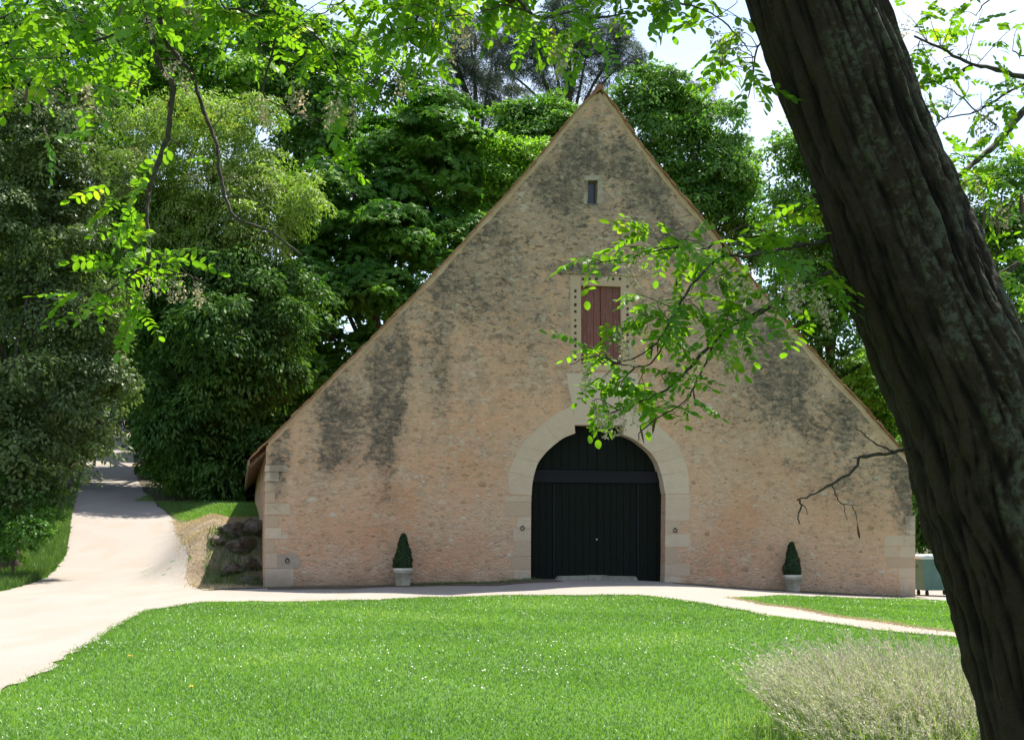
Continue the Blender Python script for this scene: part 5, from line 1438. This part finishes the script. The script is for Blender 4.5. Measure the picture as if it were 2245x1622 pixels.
# ------------------------------------------------------------------ grass
def blades(name, X, Y, hgt, wid, mat, lean=.5, kind='stuff', seed=1, zoff=-.01, seg2=True):
    r = np.random.default_rng(seed); n = len(X)
    Z = H(X, Y) + zoff
    a = r.uniform(0, 2 * PI, n); f = r.uniform(0, 2 * PI, n)
    h = hgt * r.uniform(.55, 1.25, n); w = wid * r.uniform(.7, 1.3, n)
    ld = np.column_stack([np.cos(a), np.sin(a), np.zeros(n)]) * (lean * h * r.uniform(.2, 1.2, n))[:, None]
    sd_ = np.column_stack([np.cos(f), np.sin(f), np.zeros(n)]) * (w * .5)[:, None]
    b = np.column_stack([X, Y, Z]); up = np.column_stack([np.zeros(n), np.zeros(n), h])
    m = b + up * .55 + ld * .3; t = b + up * .92 + ld
    V = np.stack([b - sd_, b + sd_, m + sd_ * .8, m - sd_ * .8, t], 1).reshape(-1, 3)
    k = np.arange(n)[:, None] * 5
    # two triangles and a tip as one quad plus one triangle folded into a quad (tip doubled)
    F1 = k + np.array([0, 1, 2, 3]); F2 = np.concatenate([k + 3, k + 2, k + 4], 1)
    tri = np.concatenate([F1[:, [0, 1, 2]], F1[:, [0, 2, 3]], F2], 0)
    tn = np.clip(.5 + r.normal(0, .3, n), 0, 1)
    patch = .5 + .5 * np.sin(X * .9 + 1.3 * np.sin(Y * .5)) * np.sin(Y * .7 + X * .3)
    tn = np.clip(tn * .6 + .62 * patch - .14, 0, 1)
    o = bpy.data.objects.new(name, np_mesh(name, V, tri, M[mat], False, np.tile(tn, 3))); link(o)
    return tag(o, kind=kind)
def scatter(polys, dens, seed):
    r = np.random.default_rng(seed); XS, YS = [], []
    for poly in polys:
        poly = np.array(poly); x0, y0 = poly.min(0); x1, y1 = poly.max(0)
        x0, x1 = max(x0, -27), min(x1, 18)
        # draw with density falling with distance
        n = int((x1 - x0) * (y1 - y0) * dens(y0))
        n = min(n, 4_000_000)
        X = r.uniform(x0, x1, n); Y = r.uniform(y0, y1, n)
        k = (np.abs(X - .0) < Y * .42 + .8) & (r.random(n) < np.array(dens(Y)) / dens(y0))
        X, Y = X[k], Y[k]
        k = inside(poly, X, Y); XS.append(X[k]); YS.append(Y[k])
    return np.concatenate(XS), np.concatenate(YS)
lawn_poly = g_lawn + [(12, 4.5), (-12, 4.5)]
wedge_poly = g_pu + g_wu[1:]
wedge_poly = [p for p in g_pu[::-1]] + [p for p in g_wu[::-1][:-1]]
X, Y = scatter([lawn_poly, wedge_poly], lambda y: 2600 * (9.0 / np.maximum(y, 9.0)) ** 1.55, 61)
ok_ = Y > 8.2
X, Y = X[ok_], Y[ok_]
print('lawn blades', len(X))
hg = .040 + .0008 * Y
blades('grass', X, Y, hg, .0045 + .00042 * Y, 'grass', .9, seed=62)
# daisies
r = np.random.default_rng(63)
dx, dy = scatter([lawn_poly, wedge_poly], lambda y: 9 * (9.0 / np.maximum(y, 9.0)) ** .6, 64)
pat = np.sin(dx * .8 + 2) * np.sin(dy * .55 + dx * .35) + r.normal(0, .6, len(dx))
k = (pat > .55) & (dy > 8.5); dx, dy = dx[k], dy[k]
for (px, py, n_, sx, sy) in [(290, 1425, 70, 1.1, .5), (1360, 1430, 60, 1.2, .8), (1230, 1480, 60, 1.0, .4), (1060, 1410, 40, 1.5, .8), (860, 1440, 50, 1.2, .6), (1780, 1365, 60, 1.6, .5), (1960, 1340, 60, 2.0, 1.2), (1180, 1320, 60, 2.5, 1.2), (920, 1510, 16, .5, .2), (1750, 1390, 20, .6, .4)]:
    gx_, gy_ = G(px, py); dx = np.r_[dx, gx_ + r.normal(0, sx, n_)]; dy = np.r_[dy, gy_ + r.normal(0, sy, n_)]
k = inside(lawn_poly, dx, dy) | inside(wedge_poly, dx, dy); dx, dy = dx[k], dy[k]
n = len(dx); dz = H(dx, dy) + .055 + r.uniform(0, .03, n); rr = (.0046 + .00020 * dy) * r.uniform(.8, 1.2, n)
an = np.linspace(0, 2 * PI, 6, endpoint=False)
tl = r.normal(0, .4, (n, 2))
V = np.stack([np.column_stack([dx + rr * math.cos(a), dy + rr * math.sin(a), dz + rr * (tl[:, 0] * math.cos(a) + tl[:, 1] * math.sin(a))]) for a in an], 1).reshape(-1, 3)
kk = np.arange(n)[:, None] * 6
o = bpy.data.objects.new('daisies', np_mesh('daisies', V, np.concatenate([kk + np.array([0, 1, 2, 3]), kk + np.array([0, 3, 4, 5])]), M['petal'], False, np.tile(r.random(n), 2)))
tag(link(o), kind='stuff')
for (px, py, lab) in [(284, 1452, 'yellow dandelion flower near the left edge of the lawn'), (419, 1522, 'yellow dandelion flower alone in the lawn toward the front')]:
    p = GP(px, py)
    root = empty('dandelion', tuple(p), lab, 'flower', 'yellow flowers in the lawn')
    b = MB()
    for q in range(14):
        a = 2 * PI * q / 14
        for rr_, zz in ((.022, .082), (.014, .09)):
            b.add([(0, 0, .078), (rr_ * math.cos(a - .2), rr_ * math.sin(a - .2), zz), (rr_ * 1.1 * math.cos(a), rr_ * 1.1 * math.sin(a), zz + .002), (rr_ * math.cos(a + .2), rr_ * math.sin(a + .2), zz)], [(0, 1, 2, 3)])
    b.build('bloom', M['yellow'], root); b = MB(); b.tube([(0, 0, 0), (.003, 0, .04), (0, 0, .079)], .002, 5); b.build('stem', M['verge'], root)
# left verge, bank and the small lawn above the bank
verge_poly = [G(*p) for p in road_l[::-1][:14]] + [to_world(-9, 26), (-26, 60), (-26, 32)]
X, Y = scatter([verge_poly], lambda y: 260 + 0 * y, 65)
blades('verge_grass', X, Y, .34, .018, 'verge', .6, seed=66)
up_poly = [G(*p) for p in [(325, 1085), (350, 1110), (392, 1138), (430, 1140), (500, 1136), (556, 1133)]] + [to_world(.3, 9), to_world(.2, 30), to_world(-6, 30)]
X, Y = scatter([up_poly], lambda y: 520 + 0 * y, 67)
blades('grass', X, Y, .10, .02, 'grass', .7, seed=68)
X, Y = scatter([g_bank + [to_world(0, 9), to_world(0, .4)]], lambda y: 330 + 0 * y, 69)
r = np.random.default_rng(70); k = (np.sin(X * 2.1 + Y) + r.normal(0, .7, len(X))) > -.1
blades('dry_grass', X[k], Y[k], .13, .014, 'straw', 1.0, seed=71)
# straw-coloured worn fringe where lawn meets gravel
def fringe(line, n, wid, hgt, mat, seed, side=1.0):
    line = np.array(line); r = np.random.default_rng(seed)
    d = np.r_[0, np.cumsum(np.hypot(*np.diff(line, axis=0).T))]
    s = r.uniform(0, d[-1], n)
    X = np.interp(s, d, line[:, 0]); Y = np.interp(s, d, line[:, 1])
    o_ = r.normal(0, wid, n)
    k = (np.abs(X) < Y * .44 + .5) & (Y > 6)
    return blades(mat + '_edge' if False else 'edge_grass', (X + o_)[k], (Y + r.normal(0, wid, n))[k], hgt, .012, mat, .9, seed=seed + 1)
fringe(g_lawn, 9000, .055, .06, 'grass', 72)
fringe(g_pu, 5200, .08, .07, 'straw', 74)
fringe(g_lawn[10:16], 900, .08, .05, 'straw', 75)
fringe([to_world(u, -.18) for u in np.linspace(.2, 8.0, 30)], 900, .07, .09, 'verge', 76)
fringe([to_world(u, -.18) for u in np.linspace(12.6, 20.5, 30)], 900, .07, .07, 'straw', 77)
fringe(g_rr[:6], 350, .12, .09, 'verge', 78)
fringe(g_bank[:6], 1600, .15, .10, 'straw', 79)
fringe([to_world(u, -.25) for u in np.linspace(4.0, 8.0, 20)], 1300, .13, .13, 'verge', 101)
fringe([to_world(u, -.20) for u in np.linspace(12.6, 19.5, 20)], 900, .12, .08, 'verge', 103)
r = np.random.default_rng(105); uu, v_ = r.uniform(-1.7, -.02, 1100), r.uniform(.2, 4.2, 1100)
wx, wy = to_world(uu, v_)
o = blades('rock_weeds', wx, wy, .30, .016, 'verge', .8, seed=106, zoff=.05)
# clump of tall seeding grass at the right
def tall(cx_, cy_, rx, ry, n, seed, hr=(.48, .90)):
    r = np.random.default_rng(seed)
    q = np.sqrt(r.random(n)); a = r.uniform(0, 2 * PI, n)
    X = cx_ + rx * q * np.cos(a); Y = cy_ + ry * q * np.sin(a)
    Z = H(X, Y) - .02
    edge = q ** 2
    h = r.uniform(*hr, n) * r.choice([.8, 1, 1, 1.12], n) * (1 - .25 * edge)
    la = a + r.normal(0, .7, n); ln = (0.10 + .34 * edge) * h * r.uniform(.4, 1.5, n) 
    wd = np.array([-.16, .02, 0])
    tipd = np.column_stack([np.cos(la) * ln + wd[0] * h, np.sin(la) * ln, np.zeros(n)])
    b = np.column_stack([X, Y, Z]); up = np.column_stack([np.zeros(n), np.zeros(n), h])
    def pt(t): return b + up * t * (1 - .12 * t * t) + tipd * t ** 2
    f = r.uniform(0, PI, n); w = r.uniform(.0022, .004, n)
    sd_ = np.column_stack([np.cos(f), np.sin(f), np.zeros(n)]) * w[:, None]
    t_ = [0, .35, .68, 1.0]; ww = [1, .9, .7, .3]
    V = np.stack([x for t, q_ in zip(t_, ww) for x in (pt(t) - sd_ * q_, pt(t) + sd_ * q_)], 1).reshape(-1, 3)
    k = np.arange(n)[:, None] * 8
    Fq = np.concatenate([k + np.array([2 * i, 2 * i + 1, 2 * i + 3, 2 * i + 2]) for i in range(3)])
    o = bpy.data.objects.new('stems', np_mesh('stems', V, Fq, M['tallgreen'], False, np.tile(r.random(n), 3)))
    # feathery heads
    m = 20
    hs = r.random((n, m)) * .34 + .66
    TT = hs.reshape(-1); bi = np.repeat(np.arange(n), m)
    ps = b[bi] + up[bi] * (TT * (1 - .12 * TT * TT))[:, None] + tipd[bi] * (TT ** 2)[:, None]
    ps = ps + r.normal(0, .006, ps.shape)
    dr = unit(up[bi] * .6 + tipd[bi] + r.normal(0, .16, ps.shape)); nr = unit(r.normal(0, 1, ps.shape)); nr = unit(nr - dr * np.sum(nr * dr, -1, keepdims=True))
    V2, F2 = lf_quads(ps, dr, nr, r.uniform(.018, .038, len(ps)), r.uniform(.0045, .008, len(ps)))
    o2 = bpy.data.objects.new('seed_heads', np_mesh('seed_heads', V2, F2, M['dry'], False, r.random(len(ps))))
    return o, o2
tg = P(1975, 1150, 10.4)
tx, ty = tg[0], tg[1]
root = empty('tall_grass', (tx, ty, float(H(tx, ty))), 'clump of tall pale seeding grass left of the leaning trunk', 'tall grass')
for o in tall(tx, ty, 1.0, 1.2, 3400, 81) + tall(tx - .1, ty - 1.0, .95, .55, 900, 83, (.30, .62)):
    o.data.transform(Matrix.Translation(-Vector(root.location))); link(o, root); o['kind'] = 'stuff'
X, Y = tx + RNG.normal(0, .45, 8000), ty - .2 + RNG.normal(0, .6, 8000)
o = blades('leaf_blades', X, Y, .36, .006, 'tallgreen', .55, seed=82)
o.data.transform(Matrix.Translation(-Vector(root.location))); o.parent = root

print('triangles', sum(sum(len(p.vertices) - 2 for p in m.polygons) if len(m.polygons) < 3000 else 2 * len(m.polygons) for m in bpy.data.meshes))
